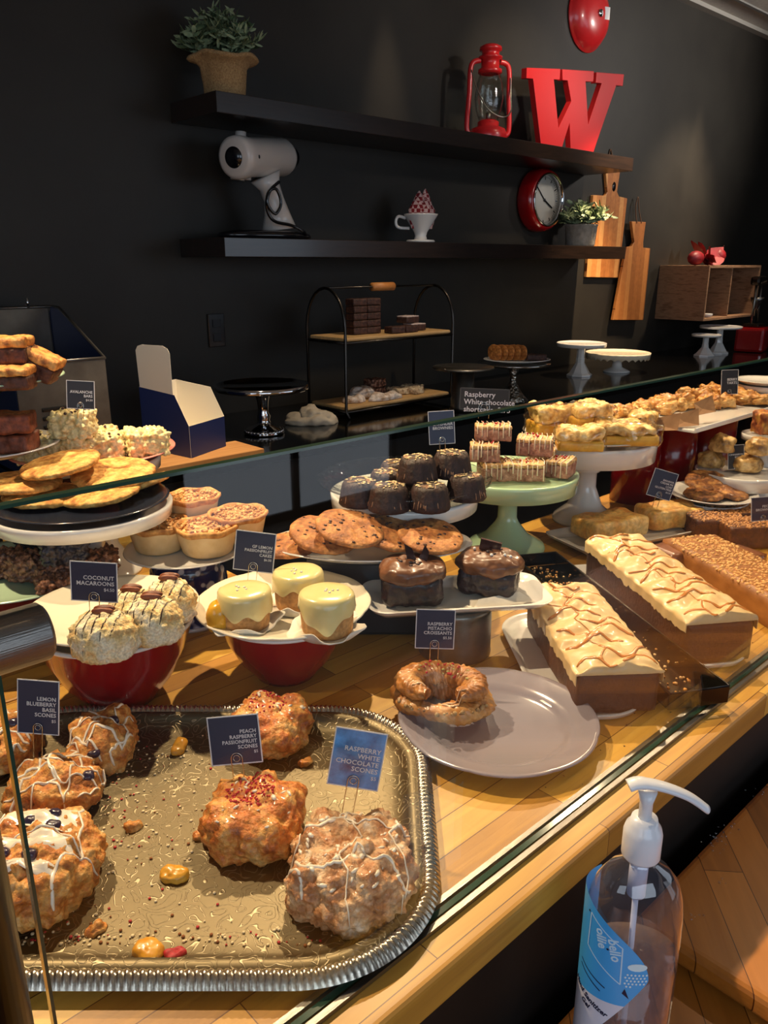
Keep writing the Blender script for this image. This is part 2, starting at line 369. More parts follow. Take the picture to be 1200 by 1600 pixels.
# counters
t=thing('display_counter','long butcher block counter carrying the glass fronted pastry display','counter',(0,0,ZF))
b=MB(); b.box((2.4,(YF+YB)/2,-.02),(6.8,YB-YF,.04),bev=.006,seg=3); b.build('worktop',butcher,t,loc=(0,0,-ZF))
b=MB(); b.box((2.4,(YF+YB)/2+.01,(ZF-.04)/2),(6.7,YB-YF-.035,-.04-ZF)); b.build('cabinet_base',darkfront,t,loc=(0,0,-ZF))
t=thing('return_counter','butcher block return counter joining the display counter at its left end','counter',(0,0,ZF))
b=MB(); b.box((-.15,(YB+1.96)/2,-.02),(1.9,1.96-YB-.002,.04),bev=.004); b.build('worktop',butcher,t,loc=(0,0,-ZF))
b=MB(); b.box((-.15,(YB+1.96)/2,(ZF-.04)/2),(1.84,.80,-.04-ZF)); b.build('cabinet_base',darkfront,t,loc=(0,0,-ZF))
t=thing('back_counter','glossy black counter running along the black wall','counter',(0,0,ZF))
b=MB(); b.box((3,(2.13+YW)/2-.002,-.02),(11.9,YW-2.13-.004,.04),bev=.003); b.build('worktop',blackgloss,t,loc=(0,0,-ZF))
b=MB(); b.box((3,(2.15+YW)/2,(ZF-.04)/2),(11.8,YW-2.18,-.04-ZF)); b.build('cabinet_base',darkfront,t,loc=(0,0,-ZF))
# customer ledge
t=thing('customer_ledge','low wooden ledge in front of the display with a rounded end rail','counter',(0,0,ZF))
b=MB(); b.box((1.76,.07,-.185),(2.0,.584,.03),bev=.012,seg=4); b.build('ledge_top',butcher2,t,loc=(0,0,-ZF))
b=MB(); b.box((1.3,.07,-.235),(3.2,.58,.05),bev=.004); b.build('lower_shelf',butcher2,t,loc=(0,0,-ZF))
b=MB(); b.box((1.3,.07,(ZF-.26)/2),(3.0,.5,-.26-ZF)); b.build('support',darkfront,t,loc=(0,0,-ZF))

# unseen glowing pane and frame, added to veil the display glass by reflection
b=MB(); b.box((2.82,-2.985,.2),(1.55,.02,2.1)); veil_pane=struct('veil_glow_pane',b,darkfront)
wm=bpy.data.materials.new('veil_glow'); wm.use_nodes=True; wn=wm.node_tree; wb=wn.nodes['Principled BSDF']; wb.inputs['Base Color'].default_value=(.1,.1,.1,1); wb.inputs['Emission Color'].default_value=(.80,.88,1,1); wb.inputs['Emission Strength'].default_value=1.0; veil_pane.data.materials.clear(); veil_pane.data.materials.append(wm)
b=MB()
for x in (2.02,2.80,3.62): b.box((x,-2.965,.2),(.05,.03,2.2))
for z in (-.88,1.28): b.box((2.82,-2.965,z),(1.65,.03,.06))
struct('veil_pane_frame',b,darkfront)
# glass front
t=thing('glass_guard','long clear glass guard standing along the front of the display','glass panel',(0,0,0))
XG0=.106
for k,(a,c) in enumerate([(XG0,4.6)]):
    b=MB(); b.box(((a+c)/2,YG,.2425),(c-a,.006,.479)); g=b.build('glass_pane',[glass],t)
    e=MB(); z0,z1=.003,.482
    e.box(((a+c)/2,YG,z1+.001),(c-a,.0062,.002)); e.box(((a+c)/2,YG,z0),(c-a,.0062,.003)); e.box((a,YG,.2425),(.002,.0062,.479)); e.box((c,YG,.2425),(.002,.0062,.479))
    e.build('polished_edge',glassedge,g)
b=MB(); b.box((2.35,YG+.009,.003),(4.5,.006,.005)); b.box((2.35,YG-.009,.003),(4.5,.006,.005)); b.build('base_channel',steel,t)
for i,x in enumerate((1.36,1.60,2.5)):
    b=MB(); b.ball((x,YG+.012,.016),.011,2); b.ball((x,YG-.012,.014),.009,2); b.tube([(x,YG-.016,.016),(x,YG+.016,.016)],.005,10); b.build('chrome_clamp',chrome,t)
t=thing('steel_post','dark brushed steel post with a stubby horizontal tube at the left end of the glass','post',(.0685,.385,0))
b=MB(); b.lathe([(.0,0),(.02,0),(.02,.6),(.018,.604),(0,.604)],40); b.lathe([(.0,0),(.03,0),(.03,.006),(.02,.007)],40); b.build('upright',darksteel,t)
pt=aty(72,984,.372)
b=MB(); b.lathe([(0,0),(.0125,0),(.0145,.002),(.0145,.26),(0,.26)],40,T=Matrix.Translation((pt.x-.0685,pt.y-.385,pt.z))@Matrix.Rotation(-PI/2,4,'Y')); b.build('cross_tube',steel,t)

# ---------------------------------------------------------------- shelves and wall things
for nm,z,lab in (('wall_shelf',1.1145,'upper floating espresso wood shelf carrying the big red letter'),('wall_shelf',.652,'lower floating espresso wood shelf carrying the white coffee grinder')):
    b=MB(); b.box((2.925,(2.53+YW)/2-.001,z),(2.65,YW-2.53-.002,.066),bev=.002); tag(b.build(nm,shelfmat),lab,'shelf',group='floating wall shelves')
ZU=1.1477; ZL=.6852

# greenery
leafA=M('leaf_sage',[(112,134,98),(164,178,140),(130,152,116)],.6,scale=30)
leafB=M('leaf_dark',[(64,84,58),(100,120,84)],.6,scale=30)
burlap=M('burlap',[(150,116,74),(186,152,104)],.95,scale=120,bump=.8,bscale=260)
concretepot=M('grey_pot',[(128,122,112),(158,152,142)],.85,scale=30,bump=.3,bscale=80)
def foliage(root,r,h,n,seed,z0,ll=.035):
    rg=random.Random(seed); b=MB(); st=MB()
    for i in range(n):
        a=rg.uniform(0,2*PI); e=rg.uniform(.05,1.25); L=rg.uniform(.6,1)*h
        tip=Vector((math.cos(a)*math.sin(e)*r,math.sin(a)*math.sin(e)*r,z0+math.cos(e)*L+.01)); base=Vector((math.cos(a)*.25*r,math.sin(a)*.25*r,z0-.01))
        mid=(tip+base)/2+Vector((0,0,.02)); st.tube([base,mid,tip],.0012,5)
        for k in range(6):
            u=.35+.65*k/5; p=base.lerp(mid,u*2) if u<.5 else mid.lerp(tip,u*2-1)
            for s in (0,1):
                az=rg.uniform(0,2*PI); el=rg.uniform(-.2,1.1); d=Vector((math.cos(az)*math.cos(el),math.sin(az)*math.cos(el),math.sin(el))); l=ll*rg.uniform(.6,1.1); wv=d.orthogonal().normalized()*l*.24
                nrm=d.cross(wv).normalized()*l*.08
                pts=[p,p+d*l*.3+wv,p+d*l*.75+wv*.8,p+d*l,p+d*l*.75-wv*.8,p+d*l*.3-wv,p+d*l*.5+nrm]
                b.add(pts,[(0,1,6),(1,2,6),(2,3,6),(3,4,6),(4,5,6),(5,0,6)],rg.choice([0,0,1]))
    tag(b.build('foliage',[leafA,leafB],root),None,None,kind=None); st.build('stems',leafB,root)
pp=at(343,142,ZU); t=thing('potted_plant','leafy sage green plant in a folded burlap pot at the left of the upper shelf','plant',(pp.x+.03,2.64,ZU))
b=MB(); b.lathe([(0,.001),(.085,.001),(.095,.012),(.1,.06),(.104,.12),(.118,.142),(.15,.15),(.16,.158),(.155,.168),(.13,.166),(.1,.155),(.095,.12),(.05,.11),(0,.11)],56,wav=lambda a,r,z:(1+(.05*math.sin(5*a)+.03*math.sin(9*a+1))*(1 if z>.1 else .35),.008*math.sin(4*a)*(z>.13)))
b.build('burlap_pot',burlap,t); foliage(t,.2,.21,84,3,.14,.062); t.scale=(.74,.74,.76); t.location.x+=.06
pp=at(912,383,ZL); t=thing('potted_plant','small leafy plant in a grey concrete pot at the right end of the lower shelf','plant',(4.0,2.67,ZL))
b=MB(); b.lathe([(0,.001),(.075,.001),(.08,.01),(.088,.105),(.092,.11),(.09,.116),(.082,.114),(.08,.09),(0,.09)],40); b.build('pot',concretepot,t); foliage(t,.17,.12,60,8,.1,.05)

# coffee grinder
gp=aty(412,370,2.66); t=thing('coffee_grinder','white bodied counter grinder with a wrapped black cord on the lower shelf','grinder',(gp.x,2.66,ZL))
gwhite=M('grinder_white',(206,198,190),.3,coat=.3); gblack=M('grinder_black',(16,16,20),.18,coat=.4)
G=lambda px,py,y=2.66:(lambda q:Vector((q.x-gp.x,q.y-2.66,q.z-ZL)))(aty(px,py,y))
b=MB(); b.lathe([(0,0),(.15,0),(.165,.008),(.16,.02),(.12,.03),(0,.032)],56,sx=1.25,sy=.6,c=(.01,0,0)); b.build('base',gblack,t)
n0=G(433,357); n1=G(427,322); n2=G(418,296); n3=G(412,270)
b=MB(); vs=[]
prof=[(G(436,358),.085),(G(433,335),.062),(G(428,312),.048),(G(421,292),.05),(G(414,275),.075)]
b.tube([p for p,_ in prof],[r*.8 for _,r in prof],20); b.build('neck',gwhite,t)
h0=G(366,246,2.60); h1=G(443,246,2.72)
d=(h1-h0); L=d.length; T=Matrix.Translation(h0)@d.to_track_quat('Z','Y').to_matrix().to_4x4()
b=MB(); b.lathe([(0,-.004),(.058,-.004),(.07,.004),(.073,.02),(.072,.05),(.067,.08),(.069,L-.02),(.062,L),(0,L+.004)],48,T=T); hd=b.build('motor_housing',gwhite,t)
b=MB(); b.lathe([(0,-.008),(.035,-.007),(.037,-.002),(0,-.002)],32,T=T)
for k in (-1,0,1): b.box(h0+Vector((.028,-.006,.014*k)),(.05,.008,.003),rz=rad(25))
b.build('front_badge',gblack,t)
b=MB(); b.tube([G(376,233),G(376,206)],.02,16); b.build('feed_tube',gwhite,t)
b=MB(); b.tube([G(372,262),G(371,281)],.026,16); b.tube([G(384,262),G(384,281)],.02,16); b.build('discharge_spout',gwhite,t)
b=MB(); b.ball(G(402,245,2.56),.011,2); b.build('latch_button',gblack,t)
b=MB(); q=[G(436,284,2.56),G(422,298,2.55),G(418,318,2.55),G(430,334,2.55),G(439,318,2.55),G(432,296,2.55),G(420,300,2.55),G(417,325,2.56),G(428,345,2.56),G(455,352,2.58),G(474,362,2.58),G(478,368,2.6)]
from mathutils import geometry
def smooth(P,k=6,closed=False):
    P=[Vector(p) for p in P]; n=len(P); out=[]
    rng=range(n if closed else n-1)
    for i in rng:
        a,b_,c,d_=(P[(i-1)%n] if (closed or i>0) else P[i]),P[i],P[(i+1)%n],(P[(i+2)%n] if (closed or i+2<n) else P[(i+1)%n])
        for j in range(k):
            u=j/k; out.append(.5*((2*b_)+(-a+c)*u+(2*a-5*b_+4*c-d_)*u*u+(-a+3*b_-3*c+d_)*u**3))
    if not closed: out.append(P[-1])
    return out
b.tube(smooth(q),.006,8); b.build('power_cord',gblack,t)
b=MB(); b.tube([G(443,246,2.72),G(455,246,2.735)],.04,20); b.build('rear_knob',blackmetal,t)

# dripper with gingham napkin
gp=aty(657,377,2.66); t=thing('coffee_dripper','white ceramic pour over cone with a handle on the lower shelf','dripper',(gp.x,2.66,ZL))
b=MB(); b.lathe([(0,0.001),(.062,.001),(.066,.006),(.062,.012),(.03,.014),(.026,.03),(.03,.045),(.075,.115),(.078,.122),(.073,.122),(.028,.05),(0,.045)],48); b.build('cone',white,t)
b=MB(); b.tube(smooth([(-.068,0,.105),(-.1,0,.112),(-.112,0,.09),(-.1,0,.066),(-.05,0,.062)]),.007,10,T=Matrix.Rotation(CR,4,'Z')); b.build('handle',white,t)
def gingham():
    m=bpy.data.materials.new('gingham'); m.use_nodes=True; nt=m.node_tree; bb=nt.nodes['Principled BSDF']; L=nt.links.new
    tc=nt.nodes.new('ShaderNodeTexCoord'); ck=nt.nodes.new('ShaderNodeTexChecker'); ck.inputs['Scale'].default_value=60; L(tc.outputs['Object'],ck.inputs['Vector'])
    ck.inputs['Color1'].default_value=lin((130,22,30)); ck.inputs['Color2'].default_value=lin((214,176,170)); L(ck.outputs['Color'],bb.inputs['Base Color']); bb.inputs['Roughness'].default_value=.9; return m
b=MB(); rg=random.Random(2)
for k,(x,y,h,w) in enumerate([(-.03,0,.13,.05),(.0,.01,.16,.045),(.03,-.01,.13,.055),(.05,.01,.17,.04),(-.045,.01,.09,.04),(.06,-.01,.1,.04)]):
    b.lathe([(.02,0),(w*.8,h*.35),(w,h*.6),(w*.55,h*.85),(.004,h)],18,c=(x*.7,y,0),wav=lambda a,r,z:(1+.22*math.sin(3*a+k),0),sx=.8,sy=.6)
o=tag(b.build('gingham_napkin',gingham()),'red and white gingham napkins bunched inside the white pour over cone','napkin'); o.location=(gp.x,2.66,ZL+.06)

# lantern
gp=aty(762,212,2.66); t=thing('hurricane_lantern','red metal hurricane lantern with clear globe on the upper shelf','lantern',(gp.x,2.66,ZU),CR*.6)
S=.00305
b=MB(); b.lathe([(0,0.001),(.085,.001),(.09,.01),(.088,.03),(.08,.05),(.05,.062),(.05,.08),(.035,.09),(0,.09)],40); b.build('oil_tank',redpaint,t)
b=MB(); b.lathe([(.045,.09),(.06,.13),(.068,.18),(.06,.24),(.05,.28),(.047,.28),(.057,.24),(.065,.18),(.057,.13),(.042,.09)],36,closed=True); b.build('glass_globe',clearglass,t)
b=MB(); b.lathe([(.04,.28),(.055,.285),(.055,.3),(.042,.305),(.042,.34),(.055,.345),(.055,.352),(.04,.356),(.04,.375),(.052,.378),(.05,.392),(.03,.402),(0,.404)],36); b.build('chimney_cap',redpaint,t)
for s in (-1,1):
    b=MB(); b.tube(smooth([(s*.05,0,.335),(s*.085,0,.325),(s*.098,0,.29),(s*.1,0,.2),(s*.108,0,.08),(s*.102,0,.035),(s*.07,0,.02)]),.0115,14); b.build('side_tube',redpaint,t)
b=MB(); b.tube(smooth([(-.1,-.015,.29),(-.08,-.05,.2),(-.04,-.085,.12),(.03,-.09,.09),(.085,-.06,.12),(.1,-.02,.2),(.1,-.015,.27)]),.003,8); b.build('bail_wire',steel,t)
b=MB(); b.tube([(0,0,.09),(0,0,.12)],.012,12); b.build('burner',steel,t)

# letter W
WP=[(438,213),(543,217),(541,251),(523,250),(537,400),(577,318),(566,253),(550,252),(549,218),(648,224),(646,257),(622,256),(630,390),(672,262),(654,260),(656,227),(742,234),(738,270),(718,268),(643,473),(577,465),(572,385),(545,462),(485,452),(458,248),(437,246)]
P=[aty(x/2+600,y/2,2.66) for x,y in WP]; bot=[i for i,(x,y) in enumerate(WP) if y>440]
x0=sum(p.x for p in P)/len(P); poly=[(p.x-x0,(ZU+.0005 if i in bot else p.z)-ZU) for i,p in enumerate(P)]
b=MB(); b.prism(poly,-.016,.016,bev=.0015,T=Matrix.Rotation(PI/2,4,'X'))
o=tag(b.build('letter_sign',redpaint),'big red slab serif letter W standing on the upper shelf','letter'); o.location=(x0,2.66,ZU)

# clock
cp_=aty(846,313,YW-.045); t=thing('wall_clock','round red rimmed clock on the black wall between the shelves','clock',(cp_.x,YW,cp_.z))
RX=Matrix.Rotation(PI/2,4,'X')
cr=.155
b=MB(); b.lathe([(0,.002),(cr*1.04,.002),(cr*1.06,.02),(cr*1.02,.07),(cr*.93,.092),(cr*.86,.094),(cr*.86,.08),(cr*.8,.03),(0,.03)],72,T=RX); b.build('rim',redm,t)
b=MB(); b.lathe([(cr*.86,.094),(cr*.88,.098),(cr*.83,.1),(cr*.82,.06),(cr*.85,.06)],72,T=RX,closed=True); b.build('bezel',chrome,t)
b=MB(); b.lathe([(0,.062),(cr*.84,.062),(cr*.84,.058),(0,.058)],72,T=RX); fc=b.build('face',M('clock_face',(196,190,178),.5),t)
b=MB()
for k in range(60):
    a=k*PI/30; r0=cr*(.66 if k%5==0 else .72); w=.005 if k%5==0 else .0016
    b.box((math.sin(a)*(r0+cr*.78)/2,-.0635,math.cos(a)*(r0+cr*.78)/2),(w,.001,cr*.78-r0),rot=Matrix.Rotation(a,4,'Y'))
b.build('dial_marks',gblack,t)
b=MB()
for a,l,w in ((rad(118),.075,.009),(rad(-48),.11,.006)): b.box((math.sin(a)*l/2,-.066,math.cos(a)*l/2),(w,.0015,l*1.15),rot=Matrix.Rotation(a,4,'Y'))
b.lathe([(0,0),(.008,0),(.008,.004),(0,.004)],16,T=Matrix.Translation((0,-.064,0))@RX); b.build('hands',gblack,t)

# fire bell
cp_=aty(924,24,YW-.03); t=thing('alarm_bell','round red fire alarm bell high on the black wall','alarm bell',(cp_.x,YW,cp_.z))
b=MB(); b.lathe([(0,.085),(.05,.084),(.1,.075),(.14,.055),(.165,.025),(.17,.012),(.175,.01),(.175,.002),(0,.002)],64,T=RX); b.build('gong',redpaint,t)
b=MB(); b.lathe([(0,.094),(.018,.093),(.02,.084),(0,.08)],20,T=RX); b.build('centre_cap',chrome,t)
b=MB(); b.box((.055,-.085,.01),(.05,.001,.06),rot=Matrix.Rotation(rad(-20),4,'Z')); b.build('label_plate',cardwhite,t)

# light switch
cp_=aty(337,516,YW); t=thing('wall_outlet','black outlet plate on the dark wall behind the chrome stand','outlet',(cp_.x,YW,cp_.z))
b=MB(); b.box((0,-.005,0),(.075,.008,.13),bev=.003); b.build('cover_plate',gblack,t)
for s in (-1,1): b=MB(); b.box((0,-.0105,s*.028),(.036,.003,.03),bev=.001); b.build('socket',blackmetal,t)

# cutting boards
def paddle(pts,y,lab,loop,emblem=None):
    P=[aty(x,yy,y) for x,yy in pts]; x0=sum(p.x for p in P)/len(P); z0=min(p.z for p in P)
    t=thing('cutting_board',lab,'cutting board',(x0,y,z0),group='paddle boards on the wall')
    b=MB(); b.prism([(p.x-x0,p.z-z0) for p in P],-.01,.01,bev=.003,T=Matrix.Rotation(PI/2,4,'X')); b.build('board',boardwood if emblem else paddlewood,t)
    q=[aty(x,yy,y+.002) for x,yy in loop]; b=MB(); b.tube(smooth([(p.x-x0,p.y-y-.014 if i in (0,len(q)-1) else .006,p.z-z0) for i,p in enumerate(q)],5),.0035,8); b.build('hanging_cord',M('leather_cord',(96,66,44),.8),t)
    if emblem:
        e=aty(emblem[0],emblem[1],y); b=MB(); b.lathe([(0,.012),(.018,.012),(.018,.009),(0,.009)],24,sy=1.5,T=Matrix.Translation((e.x-x0,0,e.z-z0))@RX); b.build('brand_mark',gblack,t)
paddle([(925,305),(944,306),(947,300),(944,265),(967,266),(962,300),(965,307),(978,310),(964,434),(914,433)],YW-.012,'pale wooden paddle board hung behind the small potted plant','.' and [(953,268),(952,248),(955,233),(958,248),(957,268)],(957,292))
paddle([(977,386),(985,385),(989,378),(985,346),(1007,347),(1003,378),(1003,387),(1014,388),(1003,500),(956,500)],YW-.036,'darker wooden paddle board hung lower, overlapping the pale one',[(992,349),(994,325),(998,308),(999,325),(999,349)])

# crate on the wall
XC=5.22
A=atx(1110,415,XC); Bm=atx(1098,502,XC); zt=aty(1035,415,YW).z; zb=Bm.z; yf=(A.y+Bm.y)/2
xr=aty(1190,415,yf).x
t=thing('wooden_crate','weathered wooden crate shelf fixed to the wall at the right with an open front','crate',(XC,yf,zb)); w=xr-XC; dp=YW-yf; hh=A.z-zb
for nm,c,s in (('side_panel',(.008,dp/2,hh/2),(.016,dp-.002,hh)),('divider',(w*.47,dp/2,hh/2),(.014,dp-.03,hh-.03)),('side_panel',(w-.008,dp/2,hh/2),(.016,dp-.002,hh)),('top_panel',(w/2,dp/2,hh-.008),(w-.034,dp-.002,.016)),('bottom_panel',(w/2,dp/2,.008),(w-.034,dp-.002,.016)),('back_panel',(w/2,dp-.008,hh/2),(w-.034,.012,hh-.034))):
    b=MB(); b.box(c,s,bev=.002); b.build(nm,cratewood,t)
for k in range(2):
    o=MB().lathe([(0,0.001),(.03,.001),(.035,.02),(.03,.024),(0,.024)],24).build('white_ramekin',white); 
    p=(XC+w*.22,yf+.06+k*.12,zb+.017); o.location=p; tag(o,('front' if k==0 else 'rear')+' small white dish inside the open wooden crate','dish')
b=MB(); rg=random.Random(5); bc=Vector((XC+.22,yf+.12,zb+hh))
for k in range(14):
    a=rg.uniform(0,2*PI); L=rg.uniform(.08,.15); w2=.035
    d=Vector((math.cos(a),math.sin(a)*.6,rg.uniform(.1,.9))).normalized(); s_=d.orthogonal().normalized()*w2
    pts=[Vector((0,0,.012))+d*L*u+s_*math.sin(PI*u)*1.0+Vector((0,0,.01*math.sin(5*u))) for u in (0,.25,.5,.75,1)]+[Vector((0,0,.012))+d*L*u-s_*math.sin(PI*u) for u in (1,.75,.5,.25)]
    b.add(pts,[(0,1,8),(1,2,7,8),(2,3,6,7),(3,4,5,6)])
b.ball((0,0,.03),.03,2); b.ball((-.12,0,.035),.035,2,sc=(1.6,1,1)); b.ball((.09,0,.045),.04,2)
o=tag(b.build('ribbon_bow',M('red_ribbon',[(120,14,24),(160,24,34)],.5,scale=20)),'red ribbon bow sitting on top of the wooden crate','bow'); o.location=bc; o.scale=(1.5,1.3,1.35)

# ---------------------------------------------------------------- back counter things
def stand_mb(r,h,t=.012,style='smooth',stem=.018,foot=None,skirt=.0,wav=None,seg=56):
    foot=foot or r*.45; pl=MB(); pl.lathe([(0,h-t),(r*.5,h-t),(r*.93,h-t-skirt*.2),(r*.95,h-t-skirt),(r*.985,h-t-skirt),(r,h-.004),(r,h+.002),(r*.97,h+.003),(r*.95,h),(0,h)],seg,wav=wav)
    pd_=MB()
    if style=='octo': pd_.lathe([(0,.0008),(foot,.0008),(foot,.008),(foot*.8,.018),(foot*.35,h*.4),(stem*1.1,h*.5),(stem*1.1,h*.54),(stem,h*.56),(stem,h-t-.004),(stem*1.5,h-t),(0,h-t)],8,smooth=False)
    elif style=='bead': pd_.lathe([(0,.0008),(foot,.0008),(foot,.006),(foot*.95,.014),(foot*.55,h*.2),(stem*1.2,h*.36),(stem,h*.42),(stem,h*.6),(stem*1.3,h*.61),(stem*1.35,h*.64),(stem*1.3,h*.67),(stem,h*.68),(stem,h*.9),(stem*1.5,h-t),(0,h-t)],seg)
    else: pd_.lathe([(0,.0008),(foot,.0008),(foot,.006),(foot*.8,.014),(foot*.4,h*.25),(stem,h*.45),(stem,h*.85),(stem*1.8,h-t),(0,h-t)],seg)
    return pl,pd_
def cake_stand(lab,loc,r,h,mp,ms=None,**k):
    t=thing('cake_stand',lab,'cake stand',loc); pl,pd_=stand_mb(r,h,**k); pl.build('plate',mp,t); pd_.build('pedestal',ms or mp,t); return t
ptin=M('pressed_tin',[(120,112,100),(170,162,148)],.28,1,scale=90,bump=.8,bscale=90,voro=1)
# bin at left
yb=2.32; R0=aty(163,559,yb); R1=aty(173,690,yb); L0=aty(-40,566,yb); K0=aty(130,476,2.74); zt=R0.z; xr=R0.x; xl=aty(19,563,yb).x; zk=K0.z
t=thing('steel_bin','tall grey steel bin with louvred front and sloping open top on the back counter','bin',(xl,yb,0)); w=xr-xl
binm=M('bin_steel',[(92,84,74),(112,104,92)],.42,.6,scale=10); binb=M('bin_side',(60,74,116),.3,.7)
b=MB(); b.box((w/2,0,zt/2+.006),(w,.006,zt-.012)); b.build('front_panel',binm,t)
b=MB(); b.box((w/2,.38,zk/2+.006),(w-.014,.006,zk-.012)); b.build('back_panel',binm,t)
for nm,x in (('left',.001),('right',w-.001)):
    b=MB(); b.prism([(.004,.006),(.377,.006),(.377,zk-.02),(.36,zk),(.30,zk),(.004,zt)],-.002,.002,T=Matrix.Translation((x,0,0))@Matrix(((0,0,1,0),(1,0,0,0),(0,1,0,0),(0,0,0,1)))); b.build('side_panel',binb,t)
b=MB()
for k in range(5): b.box((w*.46,-.006,zt*.28+k*.026),(.12,.008,.012),bev=.003)
b.build('louvres',darksteel,t)
b=MB(); b.tube([(0,-.002,zt),(w,-.002,zt),(w,.30,zk),(w,.377,zk),(0,.377,zk),(0,.30,zk)],.005,8,closed=True); b.build('rolled_edge',steel,t)
b=MB(); b.tube([(w*.1,.36,zk),(w*.1,.36,zk+.03)],.004,8); b.build('hook',chrome,t); b=MB(); b.tube([(w*.72,.36,zk),(w*.72,.36,zk+.03)],.004,8); b.build('hook',chrome,t)
# serving board under the box
E1=at(397,697,.02); E2=at(352,689,.02)
b=MB(); b.box((E1.x-.45,2.2,.011),(.9,.17,.02),bev=.002); tag(b.build('serving_board',cardboard),'tan wooden board lying on the back counter beneath the navy takeout box','board')
# takeout box: local origin front corner
zb_=.0215; c0=at(299,716,zb_); T0=c0
t=thing('takeout_box','open navy takeout box with a white inside and raised lid flap','takeout box',(c0.x,c0.y,zb_))
cR=at(353,697,zb_); cL=at(226,700,zb_)
vR=(cR-c0); vL=(cL-c0); vR.z=vL.z=0; vL=vL.normalized()*max(.19,vL.length)
Bx=lambda a,c_,z:Vector((vR.x*a+vL.x*c_,vR.y*a+vL.y*c_,z))
hf=.055; hb=.125
def panel(b,pts,n,th=.0012):
    pts=[Vector(p) for p in pts]; nn=Vector(n).normalized()*th; k=len(pts)
    # outside navy (0), inside white (1)
    b.add([p+nn*.5 for p in pts],[tuple(range(k))],0,False); b.add([p-nn*.5 for p in pts],[tuple(range(k))[::-1]],1,False)
    q=[p+nn*.5 for p in pts]+[p-nn*.5 for p in pts]; b.add(q,[(i,(i+1)%k,(i+1)%k+k,i+k) for i in range(k)],1,False)
# left (side facing viewer) panel from c0 along vL, front panel along vR
b=MB(); zpx=lambda px,py,p:None
nl=vL.cross(Vector((0,0,1))); nr=Vector((0,0,1)).cross(vR)
panel(b,[Bx(0,0,0),Bx(0,1,0),Bx(0,1,.20),Bx(0,.25,.19),Bx(0,0,.10)],-vR); panel(b,[Bx(0,0,0),Bx(1,0,0),Bx(1,0,.10),Bx(0,0,.10)],-vL); 
panel(b,[Bx(1,0,0),Bx(1,1,0),Bx(1,1,.20),Bx(1,.25,.19),Bx(1,0,.10)],vR); panel(b,[Bx(0,1,0),Bx(1,1,0),Bx(1,1,.20),Bx(0,1,.20)],vL); panel(b,[Bx(0,0,.001),Bx(1,0,.001),Bx(1,1,.001),Bx(0,1,.001)],(0,0,-1))
b.build('carton',[boxnavy,boxwhite],t)
b=MB(); zt_=.335
cs=[Bx(0,.98,.20),Bx(0,1.0,zt_-.02),Bx(0,.95,zt_-.006),Bx(0,.85,zt_),Bx(0,.42,zt_+.002),Bx(0,.32,zt_-.006),Bx(0,.28,zt_-.02),Bx(0,.28,.19)]
panel(b,cs,vR); b.build('lid_flap',[boxnavy,boxwhite],t)

# chrome stand etc
def bc(px,py,z=0): p=at(px,py,z); return (p.x,p.y,z)
p=bc(413,677); t=thing('cake_stand','shiny chrome cake stand with beaded foot beside the navy box','cake stand',p)
b=MB(); b.lathe([(0,.165),(.16,.165),(.168,.163),(.17,.168),(.168,.182),(.163,.182),(.16,.172),(0,.172)],64); b.build('plate',chrome,t)
b=MB(); b.lathe([(0,.001),(.07,.001),(.075,.006),(.06,.02),(.03,.032),(.022,.05),(.026,.065),(.018,.08),(.02,.1),(.022,.12),(.03,.15),(.04,.165),(0,.165)],40); b.build('pedestal',chrome,t)
b=MB()
for k in range(30): a=2*PI*k/30; b.ball((.068*math.cos(a),.068*math.sin(a),.012),.007,1)
b.build('beaded_foot',chrome,t)
p=bc(485,662); b=MB(); blob(b,(0,0,0),(.1,.06,.03),.02,14,4,4,flat=-.4); blob(b,(.01,.01,.02),(.055,.045,.03),.02,18,9,4,flat=-.4)
o=tag(b.build('crumpled_napkin',M('tissue',[(190,176,152),(210,198,176)],.9,scale=20)),'crumpled pale paper napkin on the black back counter','napkin'); o.location=p; o.rotation_euler=(0,0,CR)
# tiered wire stand
yf,yk=2.40,2.64; xl=aty(540,560,yf).x; xr=aty(708,500,yf).x; z1=aty(548,528,yf).z; z0=aty(562,634,yf).z; zt=aty(540,478,yf).z; ztp=zt+.05
t=thing('tiered_stand','two tier black wire stand with wooden trays and a round wooden handle','tiered stand',((xl+xr)/2,(yf+yk)/2,0)); w=(xr-xl)/2; d=(yk-yf)/2
ztp=aty(585,448,(yf+yk)/2).z
for s in (-1,1):
    b=MB(); P=[(s*w,-d-.02,.004),(s*w,-d,.03),(s*w,-d,z1+.03)]+[(s*w,-d*math.cos(a),z1+.03+(ztp-z1-.03)*math.sin(a)) for a in [PI*k/12 for k in range(1,12)]]+[(s*w,d,z1+.03),(s*w,d,.03),(s*w,d+.02,.004)]
    b.tube(P,.006,8); b.build('wire_arch',darksteel,t)
b=MB(); b.tube([(-w,0,ztp),(w,0,ztp)],.004,8); b.build('handle_rod',darksteel,t)
b=MB(); b.tube([(-.06,0,ztp),(.06,0,ztp)],.017,20); b.build('handle_grip',M('turned_wood',[(176,110,52),(196,130,68)],.5,scale=30),t)
tray_w=M('tray_birch',[(186,146,92),(208,172,118)],.55,scale=10,stretch=(1,10,1))
for z in (z0,z1):
    b=MB(); b.box((0,0,z-.008),(2*w-.014,2*d-.014,.014),bev=.006); b.build('tray',tray_w,t)
    b=MB(); b.tube([(-w,-d,z-.02),(w,-d,z-.02),(w,d,z-.02),(-w,d,z-.02)],.005,8,closed=True); b.build('tray_rail',darksteel,t)
TC=Vector(((xl+xr)/2,(yf+yk)/2,0)); TZ0,TZ1=z0,z1
brownie=M('brownie',[(38,20,14),(66,38,28),(84,52,40)],.6,scale=90,bump=.6,bscale=130)
